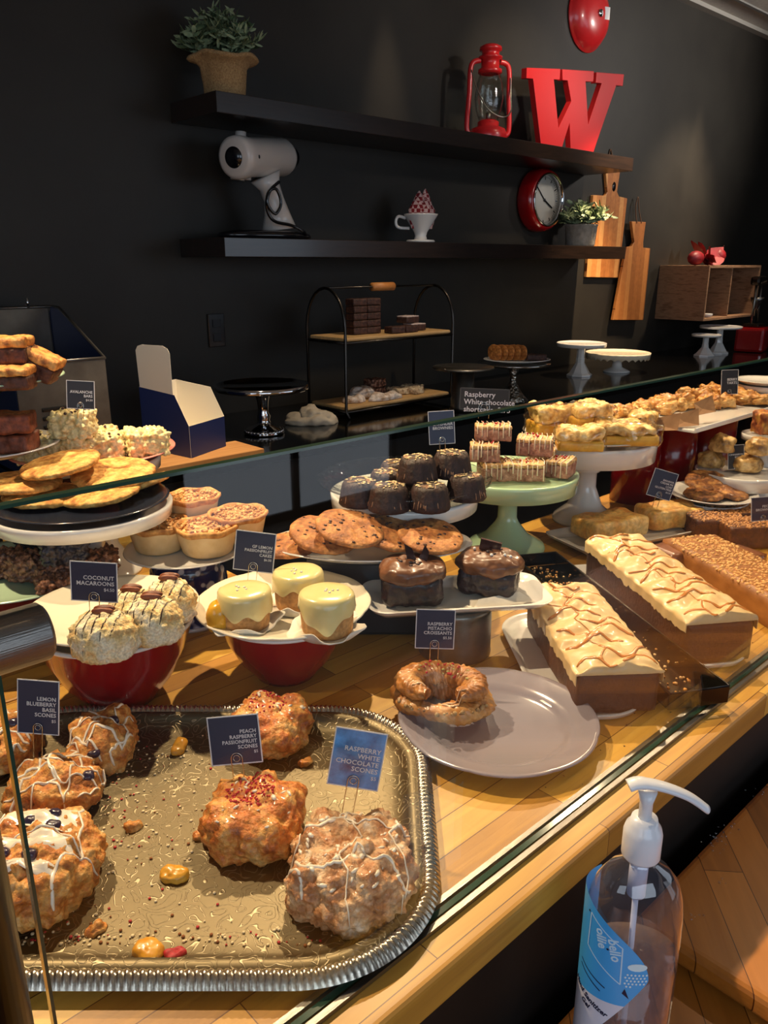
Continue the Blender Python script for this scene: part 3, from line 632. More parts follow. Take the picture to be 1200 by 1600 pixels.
def bar_proto(name,lab,cat,size,mats,seed=0,n=16,rnd=.004,amp=.002,lump=0,topth=None,group=None,top='topping',lf=120):
    t=thing(name,lab,cat,group=group); b=MB(); rcube(b,(0,0,0),size,rnd,n,amp=amp,lump=lump,seed=seed,freq=60,lfreq=lf); b.build('crumb' if topth else 'body',mats[0],t)
    if topth:
        b=MB(); rcube(b,(0,0,size[2]-.001),(size[0]*.98,size[1]*.98,topth),min(topth*.45,.004),n,amp=amp*1.4,lump=lump,seed=seed+3,freq=80,lfreq=lf); b.build(top,mats[1],t)
    return t
# brownie tower
bp_=bar_proto('brownie','x','brownie',(.072,.055,.0275),[brownie],2,12,.003,.0015)
spots=[]; 
for l in range(5):
    for k in range(2): spots.append((-.155+k*.075,-.01,l,('left','right')[k]))
first=True
ordn=['bottom','second','middle','fourth','top']
for x,y,l,s in spots:
    loc=(TC.x+x,TC.y+y,TZ1+l*.0285+.0003); lab=f'dark brownie in the {ordn[l]} layer, {s} column of the tower on the upper tray'
    if l==4 and s=='left': pass
    if first: o=bp_; o.location=loc; o['label']=lab; o['group']='brownies stacked on the upper tray'; first=False
    else: dup(bp_,loc,rad((l*37)%7-3),lab,group='brownies stacked on the upper tray')
for k,(x,y,z) in enumerate([(-.0,-.075,0),(.077,-.075,0)]):
    dup(bp_,(TC.x+x,TC.y+y,TZ1+.0003),rad(6*k-4),('left' if k==0 else 'right')+' brownie lying at the foot of the brownie tower','1' and None,group=None) if False else dup(bp_,(TC.x+x,TC.y+y,TZ1+.0003),rad(6*k-4),('left' if k==0 else 'right')+' brownie lying at the foot of the brownie tower',group='brownies stacked on the upper tray')
iced=M('pale_icing',[(190,170,166),(214,198,192)],.5,scale=40)
ip=bar_proto('iced_brownie','lower iced brownie at the right of the upper tray','brownie',(.085,.06,.026),[brownie,iced],4,12,.003,.001,topth=.005,group='iced brownies on the upper tray',top='icing')
ip.location=(TC.x+.16,TC.y-.03,TZ1+.0003); dup(ip,(TC.x+.13,TC.y-.02,TZ1+.033),rad(8),'iced brownie stacked on top of another at the right of the upper tray')
# lower tray
pastm=M('powdered_pastry',[(176,140,106),(214,198,184),(232,224,216)],.8,scale=30,bump=.5,bscale=60)
for k,(x,y,rx,ry,rz,lab) in enumerate([(-.19,-.03,.05,.04,.018,'flat powdered pastry at the left of the lower tray'),(-.1,.02,.06,.045,.038,'tall powdered pastry on the lower tray beside the nut square'),(-.05,-.075,.09,.035,.022,'long powdered pastry along the front of the lower tray'),]):
    b=MB(); blob(b,(0,0,0),(rx,ry,rz),.012,24,k+2,4,flat=-.3); o=tag(b.build('powdered_pastry',pastm),lab,'pastry',group='powdered pastries on the lower tray'); o.location=(TC.x+x,TC.y+y,TZ0+.0002)
nutty=M('nut_square',[(50,26,18),(104,62,44),(176,134,110)],.55,scale=110,bump=.8,bscale=90)
for k in range(2):
    b=MB(); rcube(b,(0,0,0),(.085,.06,.034),.005,18,amp=.004,lump=.005); o=tag(b.build('nut_square',nutty),('lower' if k==0 else 'upper')+' of two dark nut squares stacked on the lower tray','brownie',group='nut squares on the lower tray'); o.location=(TC.x-.01,TC.y+.04,TZ0+.0003+k*.037)
cs_=M('caramel_slice',[(110,72,50),(206,184,150),(232,220,190)],.55,scale=60,bump=.5,bscale=80)
for k,(x,y,lab) in enumerate([(.09,0,'left'),(.15,-.03,'middle'),(.2,.02,'right')]):
    b=MB(); rcube(b,(0,0,0),(.062,.09,.026),.004,14,amp=.004,lump=.004,seed=k); o=tag(b.build('marbled_slice',cs_),lab+' cream and chocolate marbled slice on the lower tray','slice',group='marbled slices on the lower tray'); o.location=(TC.x+x,TC.y+y,TZ0+.0003); o.rotation_euler=(0,0,rad(k*12-8))
# tin pedestal stand, silver stand with plate
p=bc(722,641); t=thing('cake_stand','plain galvanised stand with a drum shaped base beside the wire stand','cake stand',p)
b=MB(); b.lathe([(0,.001),(.058,.001),(.05,.02),(.046,.17),(0,.17)],40); b.build('pedestal',galv,t); b=MB(); b.lathe([(0,.17),(.12,.174),(.13,.178),(.128,.184),(0,.178)],56); b.build('plate',galv,t)
p=bc(800,627); t=thing('cake_stand','silver cake stand with pressed pattern foot holding a white plate','cake stand',p)
b=MB(); b.lathe([(0,.001),(.07,.001),(.072,.006),(.05,.03),(.035,.05),(.025,.07),(.014,.085),(.016,.12),(.03,.16),(0,.162)],40); b.build('pedestal',ptin,t); b=MB(); b.lathe([(0,.162),(.13,.162),(.16,.168),(.162,.174),(.13,.17),(0,.168)],56); b.build('plate',silver,t)
q=Vector(p)+Vector((.02,0,.1755)); t=thing('plate','white oval plate of cookies resting on the silver stand','plate',q,CR)
def plate_prof(r,rise=.014,ft=.6,th=.004): return [(0,.0005),(r*ft,.0005),(r*ft+.004,.003),(r*.96,rise-th*.4),(r,rise),(r*.99,rise+th*.5),(r*.93,rise),(r*ft,th+.001),(0,th)]
b=MB(); b.lathe(plate_prof(.15,.012),56,sy=.8); o=b.build('dish',white,t)
gc=M('ginger_cookie',[(150,86,34),(196,130,62)],.7,scale=60,bump=.5,bscale=90)
CRM=Matrix.Rotation(CR,4,'Z')
for k in range(5):
    b=MB(); blob(b,(0,0,0),(.045,.008,.035),.003,30,k,4,flat=-1,p=2); o=tag(b.build('cookie',gc),f'golden ginger cookie leaning in a row on the far white plate, {["first","second","third","fourth","fifth"][k]} from the left','cookie',group='ginger cookies on the far plate'); v=CRM@Vector((-.1+k*.028,0,0)); o.location=q+v+Vector((0,0,.006)); o.rotation_euler=(rad(-18),0,CR-rad(60)); o.rotation_euler=(0,rad(0),CR-rad(55))
b=MB(); rcube(b,(0,0,0),(.09,.05,.028),.004,14,amp=.002); o=tag(b.build('chocolate_slice',brownie),'dark chocolate slice beside the ginger cookies','slice'); v=CRM@Vector((.085,0,0)); o.location=q+v+Vector((0,0,.006)); o.rotation_euler=(0,0,CR)
# white stands
cake_stand('tall white cake stand with an octagonal pedestal on the back counter',bc(905,587),.135,.178,white,style='octo',stem=.022,foot=.07,skirt=.006)
scal=lambda a,r,z:(1+(.02*abs(math.sin(14*a)) if r>.15 else 0),(-.012*(1-abs(math.sin(14*a))) if r>.165 and z<.1 else 0))
cake_stand('low cream cake stand with a scalloped edge on the back counter',bc(963,581),.178,.11,cream,white,style='smooth',stem=.025,foot=.075,skirt=.012,wav=scal,seg=168)
cake_stand('small white cake stand in front of a taller one under the crate',bc(1100,556),.095,.14,white,style='octo',stem=.02,foot=.07)
cake_stand('taller white cake stand partly behind a small one under the crate',bc(1121,552),.14,.182,white,style='octo',stem=.022,foot=.075)
# blender-like machine, canister, rack
p=bc(1172,549); t=thing('canister','dark red canister with chrome studs under the right end of the crate','canister',p)
b=MB(); b.box((0,0,.085),(.19,.19,.168),bev=.02,rz=.2); b.build('body',redtin,t)
for z in (.035,.14):
    b=MB(); b.ball((-.062,-.1,z),.008,2); b.build('stud',chrome,t); b=MB(); b.ball((.04,-.112,z),.008,2); b.build('stud',chrome,t)
q=Vector(p)+Vector((0,0,.1695)); t=thing('juice_press','grey metal lever juicer standing on the red canister before the crate','juicer',q)
b=MB(); b.box((0,0,.012),(.12,.12,.022),bev=.008); b.build('base',darksteel,t)
for s in (-1,1): b=MB(); b.tube([(s*.045,0,.02),(s*.04,0,.3)],.009,10); b.build('upright',steel,t)
b=MB(); b.box((0,0,.31),(.15,.07,.06),bev=.02); b.build('head',darksteel,t)
b=MB(); b.tube([(.05,-.04,.31),(.02,-.14,.22),(-.05,-.16,.12)],.007,10); b.ball((-.05,-.16,.12),.016,2); b.build('lever',steel,t)
b=MB(); b.lathe([(.01,.12),(.04,.18),(.045,.2),(.04,.2),(.0,.13)],28); b.build('cup',steel,t)
p=bc(1222,546); t=thing('folding_rack','black folding wire rack with round tiers at the right edge of the back counter','rack',p)
for k,z in enumerate((.19,.41)):
    b=MB(); b.lathe([(0,z),(.12,z),(.125,z+.004),(.12,z+.01),(0,z+.004)],40); b.build('tier',steel,t)
b=MB()
for z in (0,.21):
    for s in (-1,1): b.tube([(s*.12,0,z+.004),(-s*.1,0,z+.19)],.004,8); b.tube([(0,s*.12,z+.004),(0,-s*.1,z+.19)],.004,8)
b.build('crossed_legs',blackmetal,t)
# ---------------------------------------------------------------- display: silver tray
def traymat():
    m=bpy.data.materials.new('engraved_silver'); m.use_nodes=True; nt=m.node_tree; b=nt.nodes['Principled BSDF']; L=nt.links.new
    b.inputs['Metallic'].default_value=1; b.inputs['Roughness'].default_value=.48
    tc=nt.nodes.new('ShaderNodeTexCoord'); no=nt.nodes.new('ShaderNodeTexNoise'); no.inputs['Scale'].default_value=34; no.inputs['Detail'].default_value=1
    L(tc.outputs['Object'],no.inputs['Vector'])
    mx=nt.nodes.new('ShaderNodeVectorMath'); mx.operation='MULTIPLY_ADD'; mx.inputs[1].default_value=(.05,.05,.05); L(no.outputs['Color'],mx.inputs[0]); L(tc.outputs['Object'],mx.inputs[2])
    vo=nt.nodes.new('ShaderNodeTexVoronoi'); vo.inputs['Scale'].default_value=40; L(mx.outputs[0],vo.inputs['Vector'])
    s=nt.nodes.new('ShaderNodeMath'); s.operation='MULTIPLY'; s.inputs[1].default_value=25; L(vo.outputs['Distance'],s.inputs[0])
    s2=nt.nodes.new('ShaderNodeMath'); s2.operation='SINE'; L(s.outputs[0],s2.inputs[0])
    r=nt.nodes.new('ShaderNodeValToRGB'); r.color_ramp.elements[0].position=.80; r.color_ramp.elements[1].position=1.0; L(s2.outputs[0],r.inputs[0])
    c=nt.nodes.new('ShaderNodeMix'); c.data_type='RGBA'; c.inputs['A'].default_value=lin((112,102,80)); c.inputs['B'].default_value=lin((166,154,126)); L(r.outputs[0],c.inputs['Factor']); L(c.outputs['Result'],b.inputs['Base Color'])
    bp=nt.nodes.new('ShaderNodeBump'); bp.inputs['Strength'].default_value=.5; bp.inputs['Distance'].default_value=.001; L(r.outputs[0],bp.inputs['Height']); L(bp.outputs[0],b.inputs['Normal']); return m
cxv=lambda u,v:Vector((u*R_.x+v*cy*0+v*sy, u*R_.y+v*cy,0))   # camera aligned floor coordinates
TCn=cxv(-.245,.742)
tray=thing('serving_tray','large oblong silver tray with engraved floor and rope rim full of scones','tray',(TCn.x,TCn.y,.0006),CR)
def rr(a,b_,rc,n):
    segs=[]; 
    pts=[]
    Ls=[2*(b_-rc),PI*rc/2,2*(a-rc),PI*rc/2]*2; tot=sum(Ls)
    for i in range(n):
        s=tot*i/n; k=0
        while s>Ls[k]: s-=Ls[k]; k+=1
        u=s/Ls[k]
        if k==0: p=(a,-(b_-rc)+u*2*(b_-rc)); nn=(1,0)
        elif k==1: q=u*PI/2; p=(a-rc+rc*math.cos(q),b_-rc+rc*math.sin(q)); nn=(math.cos(q),math.sin(q))
        elif k==2: p=((a-rc)-u*2*(a-rc),b_); nn=(0,1)
        elif k==3: q=PI/2+u*PI/2; p=(-a+rc+rc*math.cos(q),b_-rc+rc*math.sin(q)); nn=(math.cos(q),math.sin(q))
        elif k==4: p=(-a,(b_-rc)-u*2*(b_-rc)); nn=(-1,0)
        elif k==5: q=PI+u*PI/2; p=(-a+rc+rc*math.cos(q),-b_+rc+rc*math.sin(q)); nn=(math.cos(q),math.sin(q))
        elif k==6: p=(-(a-rc)+u*2*(a-rc),-b_); nn=(0,-1)
        else: q=1.5*PI+u*PI/2; p=(a-rc+rc*math.cos(q),-b_+rc+rc*math.sin(q)); nn=(math.cos(q),math.sin(q))
        pts.append((p,nn,tot*i/n))
    return pts,tot
def ringmesh(mb,prof,a,b_,rc,n,mod=None,mat=0,cap=False):
    pts,tot=rr(a,b_,rc,n); k=len(prof); vs=[];fs=[]
    for (p,nn,s) in pts:
        for j,(off,z) in enumerate(prof):
            o2,z2=(0,0) if mod is None else mod(s,j/(k-1),tot)
            vs.append((p[0]-nn[0]*(off+o2),p[1]-nn[1]*(off+o2),z+z2))
    for i in range(n):
        i2=(i+1)%n
        for j in range(k-1): fs.append((i*k+j,i*k+j+1,i2*k+j+1,i2*k+j))
    if cap:
        c=len(vs); vs.append((0,0,prof[-1][1]))
        for i in range(n): fs.append((i*k+k-1,c,((i+1)%n)*k+k-1))
    return mb.add(vs,fs,mat,True)
TA,TB,TR=.30,.222,.135
b=MB(); ringmesh(b,[(.03,0),(.006,.012),(.020,.019),(.026,.019),(.029,.014),(.038,.006),(.046,.0035),(.06,.003)],TA,TB,TR,220,cap=True); b.build('tray_floor',traymat(),tray)
b=MB()
NL=140
def rope(s,u,tot):
    ph=2*PI*(s/tot*NL+u*.55); env=math.sin(PI*min(1,max(0,u)))
    return (0,.0036*env*(abs(math.sin(ph))**.8)-.0016)
ringmesh(b,[(.0-.002+.022*j/8,.014+.0065*math.sin(PI*j/8)) for j in range(9)],TA,TB,TR,1500,mod=rope)
b.build('rope_border',M('silver_border',[(176,168,150),(214,206,190)],.27,1,scale=300),tray)
TZ=.0042
# foods
crust=M('scone_crust',[(128,62,18),(190,112,40),(216,156,78),(232,194,130)],.6,scale=60,bump=1,bscale=150,coat=.08,contrast=(.28,.72))
crustp=M('scone_crust_raspberry',[(140,80,44),(188,130,84),(214,176,134),(234,222,204)],.5,scale=52,bump=1,bscale=140,coat=.2,contrast=(.28,.72))
crustr=M('scone_crust_peach',[(146,64,22),(198,112,44),(218,156,80),(226,184,118)],.5,scale=55,bump=1,bscale=150,coat=.2,contrast=(.3,.7))
glaze=M('sugar_glaze',[(228,214,190),(240,230,212)],.3,coat=.4,scale=60)
berry=M('blueberry',[(22,16,40),(52,30,62)],.35,coat=.3,scale=60)
rasp=M('raspberry_crumb',[(150,14,30),(196,30,50)],.6,scale=200)
peachm=M('peach',[(206,140,36),(228,170,60)],.35,scale=60,coat=.3)
def scone(lab,px,py,r,seed,mat,rz=0,drz=None,berries=0,rb=0,glz=0,z=TZ,amp=.009,group=None,tilt=(0,0),sub=5,pool=None):
    c=at(px,py,z+r[2]*.75); t=thing('scone',lab,'scone',(c.x,c.y,z),group=group,rot=(tilt[0],tilt[1],CR+rz))
    b=MB(); blob(b,(0,0,0),r,amp,34,seed,sub,flat=-.55,p=2.5,crag=.006,oct_=6); b.build('crust',mat,t); T=bvh(b); rg=random.Random(seed)
    if drz:
        g=MB()
        for k in range(drz):
            x=-r[0]+2*r[0]*(k+.5)/drz; P=[(x+rg.uniform(-.008,.008)+.006*math.sin(j*1.3+k),-r[1]*1.1+2.2*r[1]*j/9) for j in range(10)]
            if k%2: P=[(q[1]*r[0]/r[1],q[0]*r[1]/r[0]) for q in P]
            drape(g,T,P,.0021,off=.0004,zmin=.004,step=.003,flat=.55)
        g.build('glaze_drizzle',glaze,t)
    if pool:
        g=MB()
        for (x,y,rx,ry) in pool:
            n=16; rows=[]
            for i in range(7):
                for j in range(n):
                    a=2*PI*j/n; q=i/6; wv=1+.25*math.sin(3*a+seed)+.12*math.sin(5*a); xx=x+rx*q*wv*math.cos(a); yy=y+ry*q*wv*math.sin(a); h=T.ray_cast(Vector((xx,yy,.3)),Vector((0,0,-1)))
                    zz=(h[0].z if h[0] else .01)+.0026*(1-q**3)-.0004; rows.append((xx,yy,zz))
            g.add(rows,[(i*n+j,i*n+(j+1)%n,(i+1)*n+(j+1)%n,(i+1)*n+j) for i in range(6) for j in range(n)])
        g.build('glaze_pool',glaze,t)
    if berries:
        for k in range(berries):
            g=MB(); a=rg.uniform(0,2*PI); q=rg.uniform(.3,.95); h=T.ray_cast(Vector((r[0]*q*math.cos(a),r[1]*q*math.sin(a),.3)),Vector((0,0,-1)))
            if h[0]: blob(g,(0,0,0),(.007,.006,.005),.002,90,k,3,flat=-.9); o=g.build('blueberry',berry,t); o.location=h[0]-Vector((0,0,.005))
    if rb:
        g=MB(); scatter(g,T,rb,rg.uniform(-.01,.01),.012,r[0]*.5,r[1]*.55,lambda m,p,n,q:m.ball(p,q.uniform(.0006,.0021),1),seed); g.build('raspberry_crumbs',rasp,t)['kind']='stuff'
    if glz:
        g=MB(); scatter(g,T,glz,0,0,r[0]*.9,r[1]*.9,lambda m,p,n,q:m.ball(p,q.uniform(.002,.006),1,sc=(1,q.uniform(.3,.6),.35),rot=Matrix.Rotation(q.uniform(0,3),4,'Z')),seed+9); g.build('glaze_patches',glaze,t)['kind']='stuff'
    return t
scone('raspberry flecked golden scone at the back of the silver tray, behind the peach card',424,1128,(.052,.058,.034),3,crustr,rb=90,glz=24)
scone('scone with bright red raspberry sugar on top, in the middle of the silver tray',396,1272,(.055,.058,.036),7,crustr,rb=240,glz=18)
scone('biggest glazed craggy scone at the right end of the silver tray, under the blue card',548,1348,(.063,.068,.04),12,crustp,drz=5,glz=60,amp=.012,sub=6)
g_='lemon blueberry scones piled at the left of the tray'
scone('glazed blueberry scone farthest back right in the left pile, one dark berry on its edge',160,1152,(.040,.052,.034),21,crust,drz=6,berries=2,group=g_,rz=.3)
scone('drizzled scone in the middle of the left pile, under the lemon blueberry card',84,1228,(.052,.05,.034),22,crust,drz=9,berries=1,group=g_,z=.008)
scone('nearest scone of the left pile, with a thick pool of white glaze and blueberries',52,1345,(.062,.066,.042),23,crust,drz=3,berries=7,group=g_,sub=6,pool=[(-.005,.03,.05,.022),(.012,-.008,.04,.010),(.008,-.036,.036,.007)])
scone('scone at the far left edge behind the lemon blueberry card',8,1155,(.04,.05,.034),24,crust,drz=5,berries=3,group=g_)
for px,py,rz,lab in ((281,1166,.5,'slice of yellow peach lying on the tray floor toward the back'),(272,1366,-.1,'orange peach chunk lying on the tray floor toward the front'),(232,1486,-.4,'toasted peach shred on the near edge of the tray')):
    c=at(px,py,TZ+.004); b=MB(); blob(b,(0,0,0),(.016,.009,.007) if py<1300 else (.014,.011,.007),.003,60,int(px),4,flat=-.6); o=tag(b.build('peach_piece',peachm),lab,'peach piece',group='fallen peach pieces on the tray'); o.location=(c.x,c.y,TZ-.0005); o.rotation_euler=(0,0,CR+rz+(1.0 if py<1300 else 0))
for px,py,lab,m in ((150,1450,'dark pecan crumb near the front left of the tray',crust),(275,1486,'red berry crumb near the front edge of the tray',rasp),(478,1190,'pale broken scone crumb behind the big glazed scone',crust),(208,1290,'small brown scone crumb in the middle of the tray floor',crust),(315,1300,'nutty crumb lying just left of the raspberry sugared scone',crust)):
    c=at(px,py,TZ+.004); b=MB(); blob(b,(0,0,0),(.009,.006,.005),.005,90,px,3,flat=-.6); o=tag(b.build('crumb',m),lab,'crumb',group='larger crumbs on the tray'); o.location=(c.x,c.y,TZ-.0005)
rg=random.Random(7); b=MB()
for k in range(900):
    if k<600: u,v=rg.gauss(-.17,.08),rg.gauss(.0,.13)
    else: u,v=rg.uniform(-.28,.2),rg.gauss(-.165,.01)
    u+=.1
    if abs(u)>.245 or abs(v)>.17: continue
    b.ball((u,v,.0035+.0005),rg.uniform(.0004,.0021),0,mat=rg.choice([0,0,0,0,1,2]),sc=(1,1,.6))
o=tag(b.build('tray_crumbs',[M('pale_crumb',(232,212,170),.8),M('brown_crumb',(130,76,36),.8),rasp]),'fine pale crumbs scattered over the silver tray floor','crumbs',kind='stuff'); o.location=(TCn.x,TCn.y,.0006); o.rotation_euler=(0,0,CR)

# ---------------------------------------------------------------- sign cards
wire=M('clip_wire',(190,188,182),.2,1)
def card(lines,price,lab,px,py,d,wpx,hpx,clip=.025,yaw=0,roll=0,pitch=-.12,mat=navy,edge=cardwhite,frame='border',size=None,group='price cards in the display',txt=cardwhite,align='RIGHT',logo=True,stub=True):
    k=d/F_PX; w=wpx*k; h=hpx*k; c=atd(px,py,d)
    Rm=(Matrix.Rotation(CR+yaw,4,'Z')@Matrix.Rotation(pitch,4,'X')@Matrix.Rotation(roll,4,'Y'))
    base=c-Rm@Vector((0,0,h/2+clip)); t=thing('price_card',lab,'sign card',base,group=group); t.rotation_euler=Rm.to_euler()
    z0=clip
    b=MB(); b.box((0,0,z0+h/2),(w,.0008,h)); b.build('card',mat,t)
    b=MB(); e=w*.022
    for c_,s in (((0,-.0001,z0+h-e/2),(w+e,.0012,e)),((0,-.0001,z0+e/2),(w+e,.0012,e)),((-w/2,-.0001,z0+h/2),(e,.0012,h)),((w/2,-.0001,z0+h/2),(e,.0012,h))): b.box(c_,s)
    b.build(frame,edge,t)
    if lines:
        n=len(lines); fs_=size*k if size else min(h*.14,w*.86/max(len(l) for l in lines)*1.45)
        vs,fs=text_mb('\n'.join(lines),fs_,align,bold=fs_*.012,spacing=1.02)
        X=w*.44 if align=='RIGHT' else -w*.42
        T=Matrix.Translation((X,-.0009,z0+h*.60+ (n-3)*fs_*.30))@Matrix.Rotation(PI/2,4,'X'); b=MB(); b.add(vs,fs,0,False,T)
        if price:
            vs,fs=text_mb(price,fs_*.8,align,bold=0); b.add(vs,fs,0,False,Matrix.Translation((X,-.0009,z0+h*.60+(n-3)*fs_*.30-n*fs_*1.0))@Matrix.Rotation(PI/2,4,'X'))
        b.build('lettering',txt,t)
    b=MB(); r=w*.11; zc=z0+h*.13
    b.tube([(r*.95,-.0016,-.004),(r,-.0016,zc-r*.3)]+[(r*math.cos(a),-.0016,zc+r*math.sin(a)) for a in [PI*q/10 for q in range(0,11)]]+[(-r,-.0016,zc-r*.3),(-r*.95,-.0016,-.004)],.0006,6)
    b.tube([(r*.6*math.cos(a),-.0016,zc+r*.6*math.sin(a)) for a in [2*PI*q/14 for q in range(15)]],.0005,5); b.build('wire_clip',wire,t)
    return t
bluecard=M('blue_reflection_card',[(30,60,110),(90,165,235)],.12,coat=.6,scale=26,bump=.5,bscale=30)  # light blue patches are a window reflection put into the colour
card(['LEMON','BLUEBERRY','BASIL','SCONES'],'$5','navy card reading LEMON BLUEBERRY BASIL SCONES stuck in the left scone pile',60,1105,dep(at(84,1190,.05)),64,90,roll=.08)
card(['PEACH','RASPBERRY','PASSIONFRUIT','SCONES'],'$5','dark card reading PEACH RASPBERRY PASSIONFRUIT SCONES stuck in a scone',367,1156,dep(at(380,1215,.05)),79,79,roll=-.09,pitch=-.2,clip=.02)
card(['RASPBERRY','WHITE','CHOCOLATE','SCONES'],'$5','shiny blue card reading RASPBERRY WHITE CHOCOLATE SCONES in the biggest scone',558,1186,dep(at(552,1260,.055)),80,98,roll=.17,mat=bluecard,clip=.03)

# ---------------------------------------------------------------- bowls with plates
def wavyplate(r,rise=.014,n=8,amp=.022,seg=96,ft=.62,th=.005,sx=1,sy=1):
    b=MB(); b.lathe([(0,.0005),(r*ft,.0005),(r*ft+.004,.003),(r*.97,rise-th*.4),(r,rise+.001),(r*.985,rise+th*.6),(r*.93,rise+.0005),(r*.7,th+.003),(r*ft,th),(0,th)],seg,wav=lambda a,q,z:(1+(amp*(abs(math.cos(n*a/2))**.6-.5))*(q/r)**3,0),sx=sx,sy=sy); return b
def bowl(lab,p,r0,r1,h,mat,inner=white,tilt=None,name='mixing_bowl',cat='bowl'):
    t=thing(name,lab,cat,p); b=MB(); b.lathe([(0,.0008),(r0,.0008),(r0*1.04,.006),(r0+(r1-r0)*.45,h*.3),(r0+(r1-r0)*.8,h*.65),(r1,h*.93),(r1+.002,h*.955)],56); b.build('body',mat,t)
    b=MB(); b.lathe([(r1+.002,h*.955),(r1+.004,h),(r1-.002,h),(r0+(r1-r0)*.75,h*.66),(r0+(r1-r0)*.4,h*.32),(r0,.012),(0,.012)],56); b.build('lining',inner,t); return t
LB=Vector((.634,.897,0)); LZ=.104
bowl('red bowl with white lining propping up the plate of lemon cakes',LB,.045,.098,LZ-.001,redm)
t=thing('plate','cream scalloped plate of lemon cakes resting on a red bowl','plate',LB+Vector((0,0,LZ)),CR,group='plates on red bowls'); wavyplate(.13,n=10).build('dish',cream,t)
CBp=Vector((.42,1.005,0)); CZ=.122
bowl('red bowl with white lining propping up the plate of coconut macaroons',CBp,.05,.107,CZ-.001,redm)
ctilt=Matrix.Rotation(CR,4,'Z')@Matrix.Rotation(rad(-4),4,'Y')
t=thing('plate','cream plate of coconut macaroons resting on a red bowl','plate',CBp+Vector((0,0,CZ)),CR,group='plates on red bowls'); wavyplate(.119,n=3,amp=.0,rise=.016).build('dish',cream,t)
# lemon cakes
spongem=M('sponge_tan',[(176,124,66),(200,150,90)],.8,scale=60,bump=.4,bscale=140)
icing=M('lemon_icing',[(218,200,132),(230,214,154)],.28,coat=.4,scale=12,sss=.15)
curd=M('lemon_curd',(222,164,40),.25,coat=.4)
def lemoncake(lab,px,py,seed,s=1,curdside=False):
    z=LZ+.006; h=.058*s; c=at(px,py,z+h*.55); t=thing('lemon_cake',lab,'cake',(c.x,c.y,z),CR,group='iced lemon cakes on the cream plate'); rg=random.Random(seed); r=.034*s
    b=MB(); b.lathe([(0,.002),(r*.93,.002),(r*.99,.008),(r*1.02,h*.5),(r*.96,h*.85),(0,h*.85)],40,wav=lambda a,q,z_:(1+.012*noise.noise(Vector((a*3,z_*80,seed))),0)); b.build('sponge',spongem,t)
    ph=[rg.uniform(0,6.28) for _ in range(4)]
    lo=lambda a:.019*s+.008*math.sin(2*a+ph[0])+.006*math.sin(3*a+ph[1])+.004*math.sin(7*a+ph[2])
    prof=[(1.1,0),(1.13,.12),(1.1,.4),(1.09,.7),(1.04,.88),(.92,.97),(.6,1.0),(.25,1.01),(0,1.01)]
    vs=[];n=72;fs=[];k=len(prof)
    for i in range(n):
        a=2*PI*i/n; l=max(.007,lo(a)+.008)
        for (q,u) in prof: vs.append((math.cos(a)*r*q*(1+.01*math.sin(4*a+ph[3])),math.sin(a)*r*q,l+(h-l)*u))
    for i in range(n):
        for j in range(k-1): fs.append((i*k+j,((i+1)%n)*k+j,((i+1)%n)*k+j+1,i*k+j+1))
    b=MB(); b.add(vs,fs); b.build('icing',icing,t)
    b=MB(); b.lathe([(0,.0008),(r*1.15,.0008),(r*1.42,.006),(r*1.4,.0075),(r*1.1,.0018),(0,.0018)],60,wav=lambda a,q,z_:(1+(.12*math.sin(5*a+seed)+.05*math.sin(11*a) if q>r*1.2 else 0),(.006*math.sin(4*a+seed) +.004 if q>r*1.2 else 0))); b.build('paper_liner',paper,t)
    b=MB()
    for k in range(6): a=rg.uniform(0,6.28); q=rg.uniform(0,.5)*r; b.ball((math.cos(a)*q,math.sin(a)*q,h*1.012),.0022,1,sc=(1,1,.8))
    b.build('sugar_pearls',glaze,t)
    if curdside:
        b=MB(); blob(b,(-.036*s,-.012,.0),(.016,.018,.024),.002,40,1,4,flat=-.8); b.build('curd_drip',curd,t)
    return t
lemoncake('iced lemon cake at the left, with a golden curd drip, under its price card',383,945,1,1.0,True)
lemoncake('iced lemon cake at the back of the three on the cream plate',466,916,2,1.02)
lemoncake('iced lemon cake at the right front, in a ruffled paper liner',511,952,3,1.06)
card(['GF LEMON','PASSIONFRUIT','CAKES'],'$6.50','navy card reading LEMON PASSIONFRUIT CAKES above the left lemon cake',398,862,dep(at(390,900,.16)),62,64,roll=.12,clip=.012)
